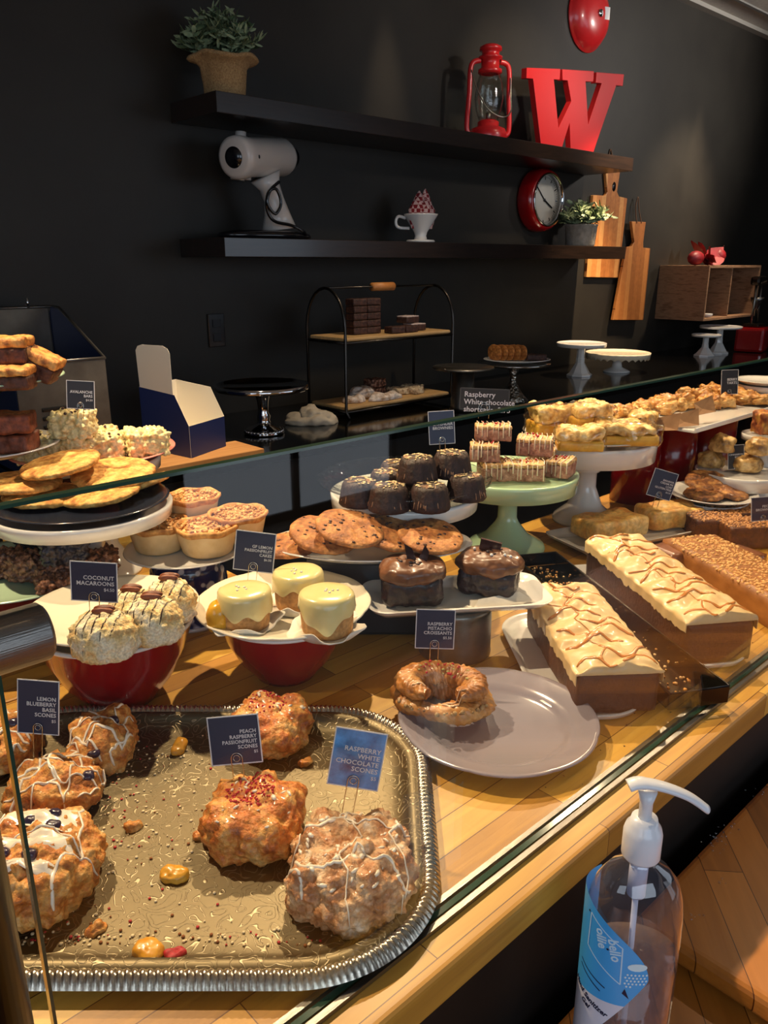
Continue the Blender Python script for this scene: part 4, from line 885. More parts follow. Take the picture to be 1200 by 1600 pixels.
# macaroons
mac=M('macaroon',[(204,144,72),(236,208,146),(244,232,200)],.75,scale=38,bump=.6,bscale=260,contrast=(.3,.6),bdist=.006)
chocd=M('chocolate_line',(58,30,20),.3,coat=.4)
pecan=M('pecan',[(96,44,20),(146,76,38)],.45,scale=60,stretch=(1,8,1),bump=.6,bscale=40)
for px,py,r,lab,seed,pc,lift in ((265,938,(.036,.036,.036),'coconut macaroon farthest back right, a pecan on top',4,1,0),(206,955,(.034,.034,.034),'coconut macaroon hidden behind the macaroon card, pecan topped',3,1,0),(238,968,(.040,.037,.036),'large toasted coconut macaroon at the right of the plate',2,1,0),(163,990,(.043,.038,.036),'palest coconut macaroon nearest the viewer at the left',1,1,0)):
    z=CZ+.006; c=at(px,py,z+r[2]*.7); t=thing('macaroon',lab,'macaroon',(c.x,c.y,z),CR,group='coconut macaroons on the cream plate')
    b=MB(); blob(b,(0,0,0),r,.0042,90,seed,5,flat=-.5,p=2.05,crag=.0018); b.build('coconut_mound',mac,t); T=bvh(b)
    g=MB()
    for k in range(5):
        y=-.028+.056*(k+.5)/5; drape(g,T,[(y+.01*(j/6-.5),-.04+.08*j/6) for j in range(7)],.0011,off=.0003,zmin=.008)
    g.build('chocolate_drizzle',chocd,t)
    h=T.ray_cast(Vector((0,.006,.3)),Vector((0,0,-1)))[0]; g=MB()
    for s in (-1,1): g.ball(h+Vector((0,s*.0042,.003)),.014,3,sc=(1,.32,.36))
    g.build('pecan_half',pecan,t)
card(['COCONUT','MACAROONS'],'$4.50','navy card reading COCONUT MACAROONS standing on the macaroons',147,909,dep(at(160,960,.17)),72,66,roll=.06,clip=.022,pitch=-.05)
# mint plate with puffed bars on maroon bowl
MBp=at(36,1000,0); MZ=.115; MBp.z=0
MBp=Vector((MBp.x,MBp.y,0))
bowl('dark maroon bowl under the mint green plate at the left',MBp,.05,.1,MZ-.001,maroon)
t=thing('plate','mint green plate of dark puffed chocolate bars at the left','plate',MBp+Vector((0,0,MZ)),CR); b=MB(); b.lathe(plate_prof(.148,.012,.7),64); b.build('dish',mint,t)
puff=M('puffed_bar',[(46,24,18),(92,54,36),(150,96,64),(190,140,104)],.45,scale=120,bump=1,bscale=200,coat=.2,contrast=(.3,.68))
puffd=M('puffed_bar_dark',[(26,24,34),(58,52,60)],.4,scale=120,bump=1,bscale=200,coat=.3)
for i,(px,py,z,rz,m,lab) in enumerate([(150,880,0,.3,puff,'puffed bar at the right rim of the mint plate'),(100,858,.042,.5,puffd,'darkest puffed bar on top of the pile, at the back'),(60,850,0,.2,puffd,'dark puffed bar at the back left of the mint plate'),(128,850,.0,-.2,puffd,'dark puffed bar at the back of the mint plate'),(50,886,.0,-.3,puff,'puffed bar at the left of the mint plate'),(98,896,.0,.1,puff,'puffed bar in the middle front, behind the macaroon card'),(88,912,.0,.5,puff,'short glossy puffed bar nearest the viewer on the mint plate'),(5,880,0,.4,puff,'puffed bar at the far left edge of the mint plate')]):
    zz=MZ+.0055+z; s=(.062,.05,.040) if i!=6 else (.05,.045,.03); c=at(px,py,zz+s[2]*.5); b=MB(); rcube(b,(0,0,0),s,.01,30,amp=.004,lump=.014,lfreq=110,seed=i); o=tag(b.build('puffed_bar',m),lab,'bar',group='puffed chocolate bars on the mint plate'); o.location=(c.x,c.y,zz); o.rotation_euler=(0,0,CR+rz)
# clear dish behind
p=at(180,872,0); b=MB(); b.lathe([(.0,.002),(.06,.002),(.075,.05),(.08,.06),(.075,.06),(.06,.006),(0,.005)],40); o=tag(b.build('glass_dish',clearglass),'empty clear glass dish behind the mint plate','dish'); o.location=(at(205,850).x,at(205,850).y,.0006)
# pot pies on a blue and white pot
PP=Vector((.662,1.02,0)); 
c=at(292,862,.128); PP=Vector((c.x,c.y,0)); PZ=.128
def bluewhite():
    m=bpy.data.materials.new('blue_white_china'); m.use_nodes=True; nt=m.node_tree; bb=nt.nodes['Principled BSDF']; L=nt.links.new; bb.inputs['Roughness'].default_value=.15; bb.inputs['Coat Weight'].default_value=.5
    tc=nt.nodes.new('ShaderNodeTexCoord'); vo=nt.nodes.new('ShaderNodeTexVoronoi'); vo.inputs['Scale'].default_value=62; vo.feature='SMOOTH_F1'; L(tc.outputs['Object'],vo.inputs['Vector'])
    r=nt.nodes.new('ShaderNodeValToRGB'); e=r.color_ramp.elements; e[0].position=.28; e[0].color=lin((196,208,230)); e[1].position=.36; e[1].color=lin((22,34,96)); L(vo.outputs['Distance'],r.inputs[0]); L(r.outputs[0],bb.inputs['Base Color']); return m
t=thing('china_pot','blue and white flowered china pot under the plate of little pies','pot',PP); b=MB(); b.lathe([(0,.001),(.05,.001),(.052,.01),(.06,.03),(.066,.07),(.064,.1),(.058,.12),(.05,.126),(0,.126)],56); b.build('body',bluewhite(),t); b=MB(); b.lathe([(.05,.0),(.053,.0),(.054,.006),(.05,.007)],56,closed=True); b.build('foot_ring',white,t)
t=thing('plate','pale blue rimmed plate of four little pies on the china pot','plate',PP+Vector((0,0,PZ)),CR); b=MB(); b.lathe(plate_prof(.104,.008,.75),64); b.build('dish',white,t)
pastry=M('pie_crust',[(216,178,120),(234,206,156)],.7,scale=25,bump=.3,bscale=90,sss=.1)
pastrye=M('pie_edge',[(190,120,54),(220,166,96)],.6,scale=60,bump=.4,bscale=90)
streusel=M('streusel',[(176,114,56),(214,158,92),(236,198,140)],.7,scale=90,bump=.8,bscale=170)
def pie(lab,px,py,seed,z,s=1):
    c=at(px,py,z+.022); t=thing('pie',lab,'pie',(c.x,c.y,z),CR,group='little crumble pies on the blue rimmed plate'); b=MB(); ph=seed
    wv=lambda a,r,zz:(1+(.016*math.sin(7*a+ph)+.014*math.sin(12*a) if zz>.04 else .008*math.sin(5*a+ph)),(.0015*math.sin(6*a+ph) if zz>.036 else 0))
    b.lathe([(0,.0005),(.037*s,.0005),(.04*s,.004),(.048*s,.038)],64,wav=wv); b.build('crust',pastry,t)
    b=MB(); b.lathe([(.048*s,.038),(.0525*s,.044),(.052*s,.049),(.048*s,.049),(.046*s,.042)],64,wav=wv); b.build('crimped_edge',pastrye,t)
    b=MB(); rg=random.Random(seed); b.lathe([(.048*s,.040),(.03*s,.045),(0,.047)],32)
    for k in range(170):
        a=rg.uniform(0,6.28); q=math.sqrt(rg.random())*.044*s; b.ball((q*math.cos(a),q*math.sin(a),.0455+rg.uniform(-.001,.003)),rg.uniform(.002,.0048),1,sc=(1,.8,.7),rot=Matrix.Rotation(rg.uniform(0,3),4,'Z'))
    b.build('crumble_filling',streusel,t)
pie('little crumble pie at the back, partly hidden by the front pies',303,795,1,PZ+.030,.92)
pie('little crumble pie at the right edge, tipped on the others',373,822,2,PZ+.014,.98)
pie('little crumble pie at the front left of its plate',248,838,3,PZ+.0055,1.0)
pie('little crumble pie at the front right, taller pale crust',324,842,4,PZ+.007,1.04)
# cookie stand
CS=atd(130,790,1.3); zc=CS.z
t=cake_stand('tall white cake stand carrying a black plate of big cookies at the left',(CS.x,CS.y,.0),.142,zc,white,style='smooth',stem=.028,foot=.075,skirt=.007,t=.012)
t=thing('plate','black rimmed plate full of big golden cookies on the white stand','plate',(CS.x,CS.y,zc+.0035),CR); b=MB(); b.lathe(plate_prof(.138,.009,.8,.003),64); b.build('dish',blackplate,t)
oat=M('oat_cookie',[(164,98,36),(206,150,70),(226,182,104)],.7,scale=60,bump=.8,bscale=110)
chipc=M('cookie_chip',(70,38,22),.4)
def cookie(lab,loc,r,th,seed,mat,rot,chips=0,group=None,amp=.0022):
    t=thing('cookie',lab,'cookie',loc,group=group,rot=rot); b=MB(); blob(b,(0,0,0),(r,r,th),amp,38,seed,5,flat=-.8,p=2.05,zp=3,crag=.001); b.build('biscuit',mat,t)
    if chips:
        T=bvh(b); g=MB(); scatter(g,T,chips,0,0,r*.9,r*.9,lambda m,p,n,q:m.ball(p,q.uniform(.002,.004),1,sc=(1,.8,.5)),seed); g.build('chips',chipc,t)
    return t
gg='golden cookies on the black plate'; zz=zc+.0095
for k,(px,py,z,r,tx,ty,lab) in enumerate([(72,780,0.002,.066,0,.03,'big cookie at the front left of the black plate'),(158,776,0.006,.064,.05,-.08,'big cookie lying at the front centre of the black plate'),(222,762,.002,.05,-.1,-.3,'cookie leaning on the right rim of the black plate'),(35,760,.020,.062,.0,.06,'cookie at the left in the second layer of the black plate'),(178,745,.026,.068,.12,.02,'widest cookie, right of centre in the upper layer'),(96,731,.048,.064,.1,-.12,'topmost cookie, tilted, at the back of the black plate')]):
    c=at(px,py,zz+z); cookie(lab,(c.x,c.y,zz+z),r,.0085,k,oat,(tx,ty,CR),group=gg)
# avalanche bars
AV=atd(148,716,1.55); za=AV.z
cake_stand('white cake stand carrying the pink plate behind the cookies',(AV.x,AV.y,0),.125,za,white,style='smooth',stem=.025,foot=.07,skirt=.008,t=.012)
t=thing('plate','pink rimmed plate of knobbly white cereal bars','plate',(AV.x,AV.y,za+.0035),CR); b=MB(); b.lathe(plate_prof(.155,.016,.6),64); b.build('dish',pinkp,t)
aval=M('cereal_bar',[(176,120,70),(220,190,120),(236,220,160)],.5,scale=60,bump=.7,bscale=150,coat=.2,contrast=(.25,.5))
zz=za+.0095
for k,(px,py,z,s,rz,lab) in enumerate([(64,702,0,(.078,.06,.052),-.2,'cereal bar at the left end of the pink plate'),(112,704,0,(.07,.06,.054),.05,'cereal bar in the front middle, below the top one'),(166,700,0,(.06,.07,.05),.2,'cereal bar right of the middle on the pink plate'),(228,690,.004,(.075,.07,.048),.5,'cereal bar at the right end of the pink plate'),(150,686,.0,(.07,.06,.046),0,'cereal bar mostly hidden at the back of the pink plate'),(114,663,.055,(.072,.055,.046),.0,'topmost cereal bar, holding the avalanche bars card')]):
    c=at(px,py,zz+z+s[2]*.5); b=MB(); rcube(b,(0,0,0),s,.010,36,amp=.003,lump=.013,lfreq=95,seed=k); o=b.build('cereal_bar',aval); 
    T=bvh(b); g=MB(); scatter(g,T,7,0,0,s[0]*.45,s[1]*.45,lambda m,p,n,q:m.ball(p,.0032,1),k); 
    r_=thing('cereal_bar',lab,'bar',(c.x,c.y,zz+z),CR+rz,group='white cereal bars on the pink plate'); o.name='cereal_block'; o.parent=r_; g.build('chocolate_chips',chipc,r_)
card(['AVALANCHE','BARS'],'$4.50','small dark card reading AVALANCHE BARS on the topmost cereal bar',126,617,dep(at(118,650,.36)),43,44,roll=.05,clip=.012,mat=M('black_card',(30,22,22),.4))
# tiered brownie stand at far left
BR=atd(-44,602,1.35); zu=BR.z; zl=.285
t=thing('tiered_cake_stand','dark two tier stand at the left edge with a mint upper plate','cake stand',(BR.x,BR.y,0))
b=MB(); b.lathe([(0,.001),(.07,.001),(.07,.008),(.012,.016),(.01,zl-.002),(0,zl-.002)],40); b.lathe([(0,zl+.006),(.01,zl+.006),(.01,zu-.03),(.06,zu-.006),(0,zu-.006)],32); b.build('pole',blackmetal,t)
b=MB(); b.lathe(plate_prof(.15,.014,.7),56,c=(0,0,zu)); b.build('upper_plate',mint,t); b=MB(); b.lathe(plate_prof(.13,.014,.7),56,c=(0,0,zl)); b.build('lower_plate',white,t)
slab=M('peanut_brownie_top',[(150,86,34),(208,142,66),(226,172,96)],.6,scale=60,bump=.6,bscale=110); slabd=M('brownie_side',[(52,24,18),(104,58,36)],.6,scale=70,bump=.6,bscale=120)
for k,(px,py,z,s,rot,lab) in enumerate([(10,590,0,(.08,.055,.036),.1,'brownie lying at the front of the mint upper plate'),(52,577,.003,(.066,.058,.042),-.3,'brownie leaning at the right rim of the mint upper plate'),(8,546,.037,(.08,.06,.042),.1,'topmost brownie on the mint upper plate'),(-40,575,0,(.06,.05,.03),.1,'brownie at the left of the mint upper plate, cut by the frame')]):
    zz=zu+.006+z; c=at(px,py,zz+s[2]*.5); t=thing('peanut_brownie',lab,'brownie',(c.x,c.y,zz),CR+rot,group='golden topped brownies on the mint upper plate')
    if k==1: t.rotation_euler=(0,rad(28),CR+.1); t.location.z+=.012
    b=MB(); rcube(b,(0,0,0),(s[0],s[1],s[2]*.62),.003,16,amp=.002); b.build('brownie_base',slabd,t); b=MB(); rcube(b,(0,0,s[2]*.6),(s[0]*1.01,s[1]*1.01,s[2]*.4),.005,16,amp=.003,seed=k); b.build('golden_top',slab,t)
rst=M('rustbrown_slice',[(96,44,24),(142,74,44)],.6,scale=60,bump=.5,bscale=100)
for k,(px,py,z,lab) in enumerate([(12,690,0,'lower rust brown slice at the left edge under the mint plate'),(8,660,.038,'upper rust brown slice at the left edge under the mint plate')]):
    zz=zl+.0065+z; c=at(px,py,zz+.016); b=MB(); rcube(b,(0,0,0),(.09,.06,.032),.004,16,amp=.003,seed=k); o=tag(b.build('brown_slice',rst),lab,'slice',group='rust brown slices'); o.location=(c.x,c.y,zz); o.rotation_euler=(0,0,CR+.2*k)
# ---------------------------------------------------------------- chocolate chip cookies on an oval plate over a slate tin
KP=at(578,858,.14); KZ=.14
t=thing('riser_box','dark slate coloured tin box lifting the chocolate chip cookie plate','box',(KP.x,KP.y,.0006),CR); slate=M('slate_tin',(58,58,62),.3,.4)
b=MB(); b.box((0,0,.067),(.2,.085,.134),bev=.006); b.build('body',slate,t); b=MB(); b.box((0,0,.132),(.206,.09,.012),bev=.004); b.build('lid',slate,t)
t=thing('plate','white oval plate of overlapping chocolate chip cookies','plate',(KP.x,KP.y,KZ),CR); b=MB(); b.lathe(plate_prof(.172,.013,.75),72,sy=.55); b.build('dish',white,t)
chipm=M('chip_cookie',[(122,66,26),(172,108,52),(200,140,78)],.65,scale=50,bump=.8,bscale=110)
for k,(px,py,z,r,tx,ty,lab) in enumerate([(452,850,.0,.048,.1,-.05,'chocolate chip cookie lying flat at the left end of the oval plate'),(505,846,.010,.056,.2,.2,'second chocolate chip cookie from the left, tilted'),(545,836,.028,.056,.2,.2,'third chocolate chip cookie from the left, standing highest'),(608,842,.014,.056,.2,.2,'fourth chocolate chip cookie from the left, tilted'),(672,848,.012,.054,.2,.1,'rightmost chocolate chip cookie on the oval plate')]):
    zz=KZ+.0065+z; c=at(px,py,zz+.008); cookie(lab,(c.x,c.y,zz+ (r*.25 if k else 0)),r,.008,20+k,chipm,(tx,ty,CR),chips=26,group='chocolate chip cookies on the oval plate',amp=.002)
# ---------------------------------------------------------------- bundt cakes
BS=atd(632,768,1.45); bz=BS.z
cake_stand('white cake stand carrying the scalloped glass plate of bundt cakes',(BS.x,BS.y,0),.135,bz,white,style='smooth',stem=.026,foot=.055,skirt=.010,t=.015)
t=thing('glass_plate','scalloped clear glass plate of small chocolate bundt cakes','plate',(BS.x,BS.y,bz+.0035),CR)
b=MB(); b.lathe([(0,0),(.11,0),(.135,.01),(.155,.022),(.157,.026),(.152,.026),(.13,.016),(.108,.005),(0,.005)],144,wav=lambda a,r,z:(1+(.016*abs(math.sin(13*a)) if r>.14 else .004*math.sin(26*a)),0)); b.build('dish',clearglass,t)
choc=M('choc_sponge',[(34,16,13),(58,32,26)],.6,scale=90,bump=.5,bscale=160)
almond=M('almond_flake',[(206,176,122),(230,208,160)],.6,scale=90)
zz=bz+.0095; first=None
lst=[(562,769,0,'bundt cake at the left end of the glass plate'),(608,777,0,'bundt cake at the front, left of centre, on the glass plate'),(671,776,0,'bundt cake at the front, right of centre, on the glass plate'),(728,760,.004,'bundt cake at the right end of the glass plate'),(603,750,0,'bundt cake behind the front pair, half hidden'),(618,735,0,'bundt cake at the very back, only its nutty top showing'),(652,733,.036,'bundt cake of the top layer, left one'),(706,725,.036,'bundt cake of the top layer, right one, beside the navy card'),(655,756,0,'bundt cake in the middle carrying the top layer')]
for k,(px,py,z,lab) in enumerate(lst):
    h=.042; c=at(px,py,zz+z+h*.5); s=1 if k not in(4,5) else .9
    if first is None:
        t=thing('bundt_cake',lab,'cake',(c.x,c.y,zz+z),CR,group='little chocolate bundt cakes on the glass plate')
        b=MB(); b.lathe([(0,.0005),(.0335,.0005),(.0355,.004),(.034,.012),(.030,.034),(.026,.041),(.012,.043),(0,.042)],72,wav=lambda a,r,zq:(1+.03*(abs(math.sin(8*a))-.5)*(r>.015),0)); b.build('cake',choc,t); T=bvh(b); g=MB()
        rg=random.Random(3)
        for q in range(14):
            a=rg.uniform(0,6.28); pts=[]
            for j in range(7):
                u=j/6; r=.022+.0125*u; zq=.0425-.036*u*rg.uniform(.85,1); pts.append((math.cos(a)*(r+.001),math.sin(a)*(r+.001),zq))
            pts.insert(0,(math.cos(a+.5)*.012,math.sin(a+.5)*.012,.0435)); g.tube(pts,.0007,5)
        g.build('drizzle',M('drizzle_tan',(170,128,96),.4,coat=.3),t); g=MB()
        scatter(g,T,34,0,0,.026,.026,lambda m,p,n,q:m.ball(p+Vector((0,0,.001)),q.uniform(.003,.005),1,sc=(1,.55,.16),rot=Matrix.Rotation(q.uniform(0,3),4,'Z')@Matrix.Rotation(q.uniform(-.5,.5),4,'X')),5,nz=.5); g.build('almond_flakes',almond,t); first=t
    else: dup(first,(c.x,c.y,zz+z),CR+k*1.3,lab,sc=s)
card(['LAVENDER','BROWNIES'],'','navy card with white lettering between the bundt cakes and the drizzled bars',690,668,dep(at(706,700,.30)),40,52,roll=-.06,clip=.02)
# ---------------------------------------------------------------- jadeite stand + bars
JS=at(790,856,0); jz=.172
cake_stand('jadeite green cake stand carrying pink drizzled bars',(JS.x,JS.y,0),.146,jz,jade,style='bead',stem=.021,foot=.085,skirt=.014,t=.018)
pinkbar=M('pink_bar',[(120,72,52),(170,118,96),(196,150,126)],.65,scale=70,bump=.6,bscale=130)
crumb=M('crumble_top',[(190,140,84),(226,190,136)],.65,scale=70,bump=.8,bscale=140)
dw=M('white_drizzle',(222,206,184),.35,coat=.3)
def dbar(lab,px,py,z,s,rz,seed,ty=0):
    zz=jz+.0035+z; c=at(px,py,zz+s[2]*.5); t=thing('drizzled_bar',lab,'bar',(c.x,c.y,zz),rot=(0,ty,CR+rz),group='pink drizzled bars on the green stand'); 
    b=MB(); rcube(b,(0,0,0),(s[0],s[1],s[2]*.8),.002,18,amp=.0015,seed=seed); b.build('bar_base',pinkbar,t); b=MB(); rcube(b,(0,0,s[2]*.78),(s[0]*.99,s[1]*.99,s[2]*.24),.003,22,amp=.003,lump=.003,seed=seed+5); b.build('crumble',crumb,t)
    g=MB(); rg=random.Random(seed); n=int(s[0]/.0095); y0=-s[1]/2-.0006
    for k in range(n):
        x=-s[0]/2+s[0]*(k+.5)/n+rg.uniform(-.002,.002); L=rg.uniform(.4,.95)*s[2]
        g.tube([(x,s[1]/2,s[2]+.003),(x+.003,0,s[2]+.004),(x,y0,s[2]*.99),(x,y0-.0006,s[2]-L)],rg.uniform(.0006,.0015),6)
    g.build('white_drizzle',dw,t); g=MB()
    for k in range(7): g.ball((rg.uniform(-.3,.3)*s[0],rg.uniform(-.3,.3)*s[1],s[2]+.004),rg.uniform(.0015,.003),1)
    g.build('berry_crumbs',rasp,t); return t
dbar('bottom layer bar at the front left of the green stand, thick white stripes',778,734,0,(.075,.06,.036),.15,1)
dbar('bottom layer bar at the front centre of the green stand',826,735,0,(.062,.055,.034),-.1,2)
dbar('bottom layer bar at the front right of the green stand',876,730,0,(.05,.06,.034),-.5,3)
dbar('bottom layer bar at the back of the green stand',846,712,0,(.06,.05,.034),-.2,4)
dbar('middle layer bar at the left of the green stand',757,706,.038,(.06,.05,.034),-.1,5)
dbar('middle layer bar at the right of the green stand, wide pink front',836,696,.038,(.074,.06,.036),-.25,6)
dbar('topmost bar on the green stand, below the handwritten chalk card',770,675,.075,(.074,.045,.030),-.08,7)
card(['Raspberry','White chocolate','shortcake  2.75'],'','black chalkboard card with handwriting above the pink drizzled bars',757,624,dep(at(770,660,.30))*1.0,76,34,roll=.04,clip=.012,mat=M('chalkboard',(34,32,34),.7),edge=M('chalk_edge',(60,58,58),.7),size=11.5,align='LEFT',txt=M('chalk',(200,196,204),.8),group=None)
# ---------------------------------------------------------------- white stand with wrapped pies
WS=at(911,812,0); wz=.204
cake_stand('tall white cake stand carrying cellophane wrapped yellow cakes',(WS.x,WS.y,0),.155,wz,white,style='bead',stem=.024,foot=.075,skirt=.02,t=.022)
t=thing('plate','white plate of wrapped yellow cakes resting on the tall white stand','plate',(WS.x,WS.y,wz+.0035),CR); b=MB(); b.lathe(plate_prof(.153,.010,.8),64); b.build('dish',white,t)
yel=M('yellow_cake',[(206,146,36),(232,184,76)],.45,scale=30,coat=.2); golden=M('golden_meringue',[(176,108,40),(224,176,96),(240,214,150)],.5,scale=40,bump=.8,bscale=60,contrast=(.3,.65))
zz=wz+.0095
for k,(px,py,z,s,rz,lab) in enumerate([(975,678,0,(.11,.07,.036),.1,'wrapped yellow cake at the front right of its white plate'),(905,686,0,(.08,.06,.036),-.1,'wrapped yellow cake at the front left of its white plate'),(858,660,.0,(.07,.07,.055),.2,'wrapped golden cake at the left end, tallest of the yellow cakes'),(922,650,.03,(.08,.06,.04),.3,'wrapped golden cake at the back, resting on the others'),(1005,662,.0,(.05,.06,.04),-.5,'wrapped golden cake at the right rim of the plate')]):
    c=at(px,py,zz+z+s[2]*.6); s=(s[0]*1.22,s[1]*1.15,s[2]*1.2); t=thing('wrapped_cake',lab,'cake',(c.x,c.y,zz+z),CR+rz,group='cellophane wrapped yellow cakes')
    b=MB(); rcube(b,(0,0,0),(s[0],s[1],s[2]*.55),.005,14,amp=.001); b.build('cake_base',yel,t); b=MB(); rcube(b,(0,0,s[2]*.52),(s[0]*.97,s[1]*.97,s[2]*.6),.012,26,amp=.012,seed=k,freq=24); b.build('golden_top',golden,t)
    b=MB(); rcube(b,(0,0,.0),(s[0]*1.06,s[1]*1.08,s[2]*1.12),.012,20,amp=.009,seed=k+9,freq=34); b.build('cellophane',plasticwrap,t)
# ---------------------------------------------------------------- red tins and pastry platter
TPZ=aty(1090,676,.86).z
for k,(px,w,lab) in enumerate([(988,.060,'red tin standing behind the tall white stand'),(1035,.066,'red tin in the middle, under the platter of pastries'),(1092,.07,'red tin farthest right, behind the knotted buns')]):
    p=at(px+(0 if k==0 else 6),780-k*12,0); t=thing('red_tin',lab,'tin',(p.x,p.y,.0006),group='tall red tins under the pastry platter'); hh=TPZ-.002; b=MB(); b.lathe([(0,0),(w,0),(w,hh*.93),(0,hh*.93)],48); b.build('body',redtin,t); b=MB(); b.lathe([(0,hh*.93),(w*1.03,hh*.93),(w*1.03,hh),(0,hh)],48); b.build('lid',redtin,t)
t=thing('platter','long white platter of golden pastries resting on red tins','platter',(2.13,.955,TPZ)); b=MB(); b.box((0,0,.005),(.62,.2,.008),bev=.003); b.box((0,-.1,.009),(.62,.008,.012),bev=.003); b.box((0,.1,.009),(.62,.008,.012),bev=.003); b.build('dish',white,t)
flaky=M('flaky_pastry',[(140,72,24),(204,140,62),(232,188,116)],.5,scale=34,bump=.9,bscale=60,contrast=(.3,.66),coat=.2)
rg=random.Random(11)
P_=[(985,648,'leftmost'),(1020,640,'second from the left'),(1050,632,'third from the left, upper layer'),(1045,662,'front left, over brown paper'),(1085,650,'front middle, over brown paper'),(1090,628,'back middle'),(1120,640,'long ridged'),(1150,632,'ridged, at the right, below the little card'),(1178,638,'far right'),(1110,660,'front right, above the clear cup')]
for k,(px,py,ds) in enumerate(P_):
    zb=.161+(.032 if py<640 else 0); c=at(px,py,zb+.015); y=max(.88,min(1.04,c.y)); c=aty(px,py,y); zb=max(TPZ+.0105,c.z-.018); b=MB(); blob(b,(0,0,0),(.066,.040,.024),.014,30,k,5,flat=-.5,crag=.012); o=tag(b.build('flaky_pastry',flaky),f'golden flaky pastry on the long platter, {ds}','pastry',group='golden pastries on the long platter'); o.location=(c.x,y,zb); o.rotation_euler=(rg.uniform(-.2,.2),rg.uniform(-.2,.2),CR+rg.uniform(-.4,.5))
for k,(px,py) in enumerate([(1028,672),(1064,668),(1095,645)]):
    c=aty(px,py,.90); b=MB(); b.add([(-.06,0,0),(.05,-.01,.004),(.07,.03,.05),(-.03,.045,.03),(0,.02,.012)],[(0,1,4),(1,2,4),(2,3,4),(3,0,4)],0,False); n=len(b.v); 
    o=b.build('paper_liner',brownpaper); o.modifiers.new('thick','SOLIDIFY').thickness=.001; tag(o,['brown paper liner poking out at the left front of the pastry platter','brown paper liner folded at the middle front of the pastry platter','brown paper liner standing up between the golden pastries'][k],'paper'); o.location=(c.x,.885,max(TPZ+.012,c.z)); o.scale=(.6,.6,.8); o.rotation_euler=(0,0,CR+.3*k)
card(['BERRY','TARTS'],'','small black framed card standing in the far pastries at the right',1140,597,dep(aty(1140,597,.96)),26,38,roll=-.04,clip=.012,mat=M('black_card',(30,22,22),.4) )
t=thing('plate','white plate edge standing above the far right pastries','plate',aty(1195,600,.95)); t.rotation_euler=(0,0,0); b=MB(); b.lathe(plate_prof(.085,.012,.7),48); b.build('dish',white,t)
p=aty(1195,600,.95); t2=thing('cake_stand','tall white cake stand at the far right edge behind the pastries','cake stand',(p.x,p.y,.0)); pl,pd_=stand_mb(.075,p.z-.0035,stem=.02,foot=.06); pl.build('plate',white,t2); pd_.build('pedestal',white,t2)
# cake with red berries at the far right
c=aty(1206,650,.78); t=thing('cake_stand','white cake stand at the right edge carrying a golden topped loaf slice','cake stand',(c.x,c.y,0)); hz=aty(1187,682,.78).z-.004
pl,pd_=stand_mb(.065,hz,stem=.018,foot=.05); pl.build('plate',white,t); pd_.build('pedestal',white,t)
b=MB(); rcube(b,(0,0,0),(.075,.06,.055),.006,20,amp=.004,lump=.004); o=tag(b.build('loaf_slice',M('loaf_crumb',[(110,40,28),(176,104,50),(226,176,80)],.6,scale=30,bump=.6,bscale=100)),'golden topped red loaf slice on the stand at the right edge','cake'); o.location=(c.x,c.y,hz+.0035); o.rotation_euler=(0,0,CR)
# knotted buns on stand
c=aty(1150,738,.80); hz=c.z; p=(c.x+.02,.80,0); t=thing('cake_stand','white cake stand carrying knotted pale buns at the right','cake stand',p); pl,pd_=stand_mb(.105,hz,stem=.03,foot=.08,skirt=.012,t=.018); pl.build('plate',white,t); pd_.build('pedestal',white,t)
bun=M('bun',[(140,96,46),(196,156,92),(222,190,132)],.45,scale=40,bump=.4,bscale=60,coat=.25)
for k,(px,py,lab) in enumerate([(1112,715,'knotted bun at the left of the group on the white stand'),(1130,690,'topmost knotted bun, above the dark card'),(1168,722,'knotted bun at the right of the dark card'),(1188,695,'striped knotted bun at the right edge of the frame')]):
    zb=hz+.0035+(.045 if k in(1,3) else 0); c=at(px,py,zb+.022); b=MB(); blob(b,(0,0,0),(.034,.030,.026),.007,34,k,4,flat=-.6,crag=.004); o=tag(b.build('bun',bun),lab,'bun',group='knotted pale buns'); o.location=(c.x,c.y,zb); o.rotation_euler=(0,0,k)
card(['CINNAMON','KNOTS'],'$3','dark card in front of the knotted pale buns',1150,714,dep(at(1150,740,.10)),25,38,roll=-.08,clip=.018,mat=M('black_card',(30,22,22),.4))
# oat cookies on plate
c=at(1112,776,.058); t=thing('plate_riser','plain white bowl lifting the plate of dark oat cookies','bowl',(c.x,c.y,0)); b=MB(); b.lathe([(0,.0008),(.05,.0008),(.055,.01),(.085,.054),(.082,.054),(.05,.01),(0,.01)],48); b.build('body',white,t)
t=thing('plate','white plate of dark ragged oat cookies at the right','plate',(c.x,c.y,.0545),CR); b=MB(); b.lathe(plate_prof(.105,.014,.65),56); b.build('dish',white,t)
oatd=M('dark_oat_cookie',[(74,38,16),(140,84,36),(190,134,66)],.6,scale=50,bump=1,bscale=110,coat=.2)
for k,(px,py,z,tx,ty,lab) in enumerate([(1098,771,0,0,0,'oat cookie lying at the front left of the right hand plate'),(1140,765,.006,.2,.15,'oat cookie at the right of the right hand plate'),(1102,750,.02,.3,-.15,'oat cookie leaning on top at the back of the right hand plate')]):
    zz=.0605+z; cc=at(px,py,zz+.01); cookie(lab,(cc.x,cc.y,zz),.046,.010,40+k,oatd,(tx,ty,CR),group='dark oat cookies',amp=.004)
card(['BANANA','CREAM PIE','LOAF','GLUTEN FREE'],'$4.50','tilted navy card reading BANANA beside the oat cookie plate',1035,757,dep(at(1035,790,.07)),38,44,roll=.28,clip=.02)
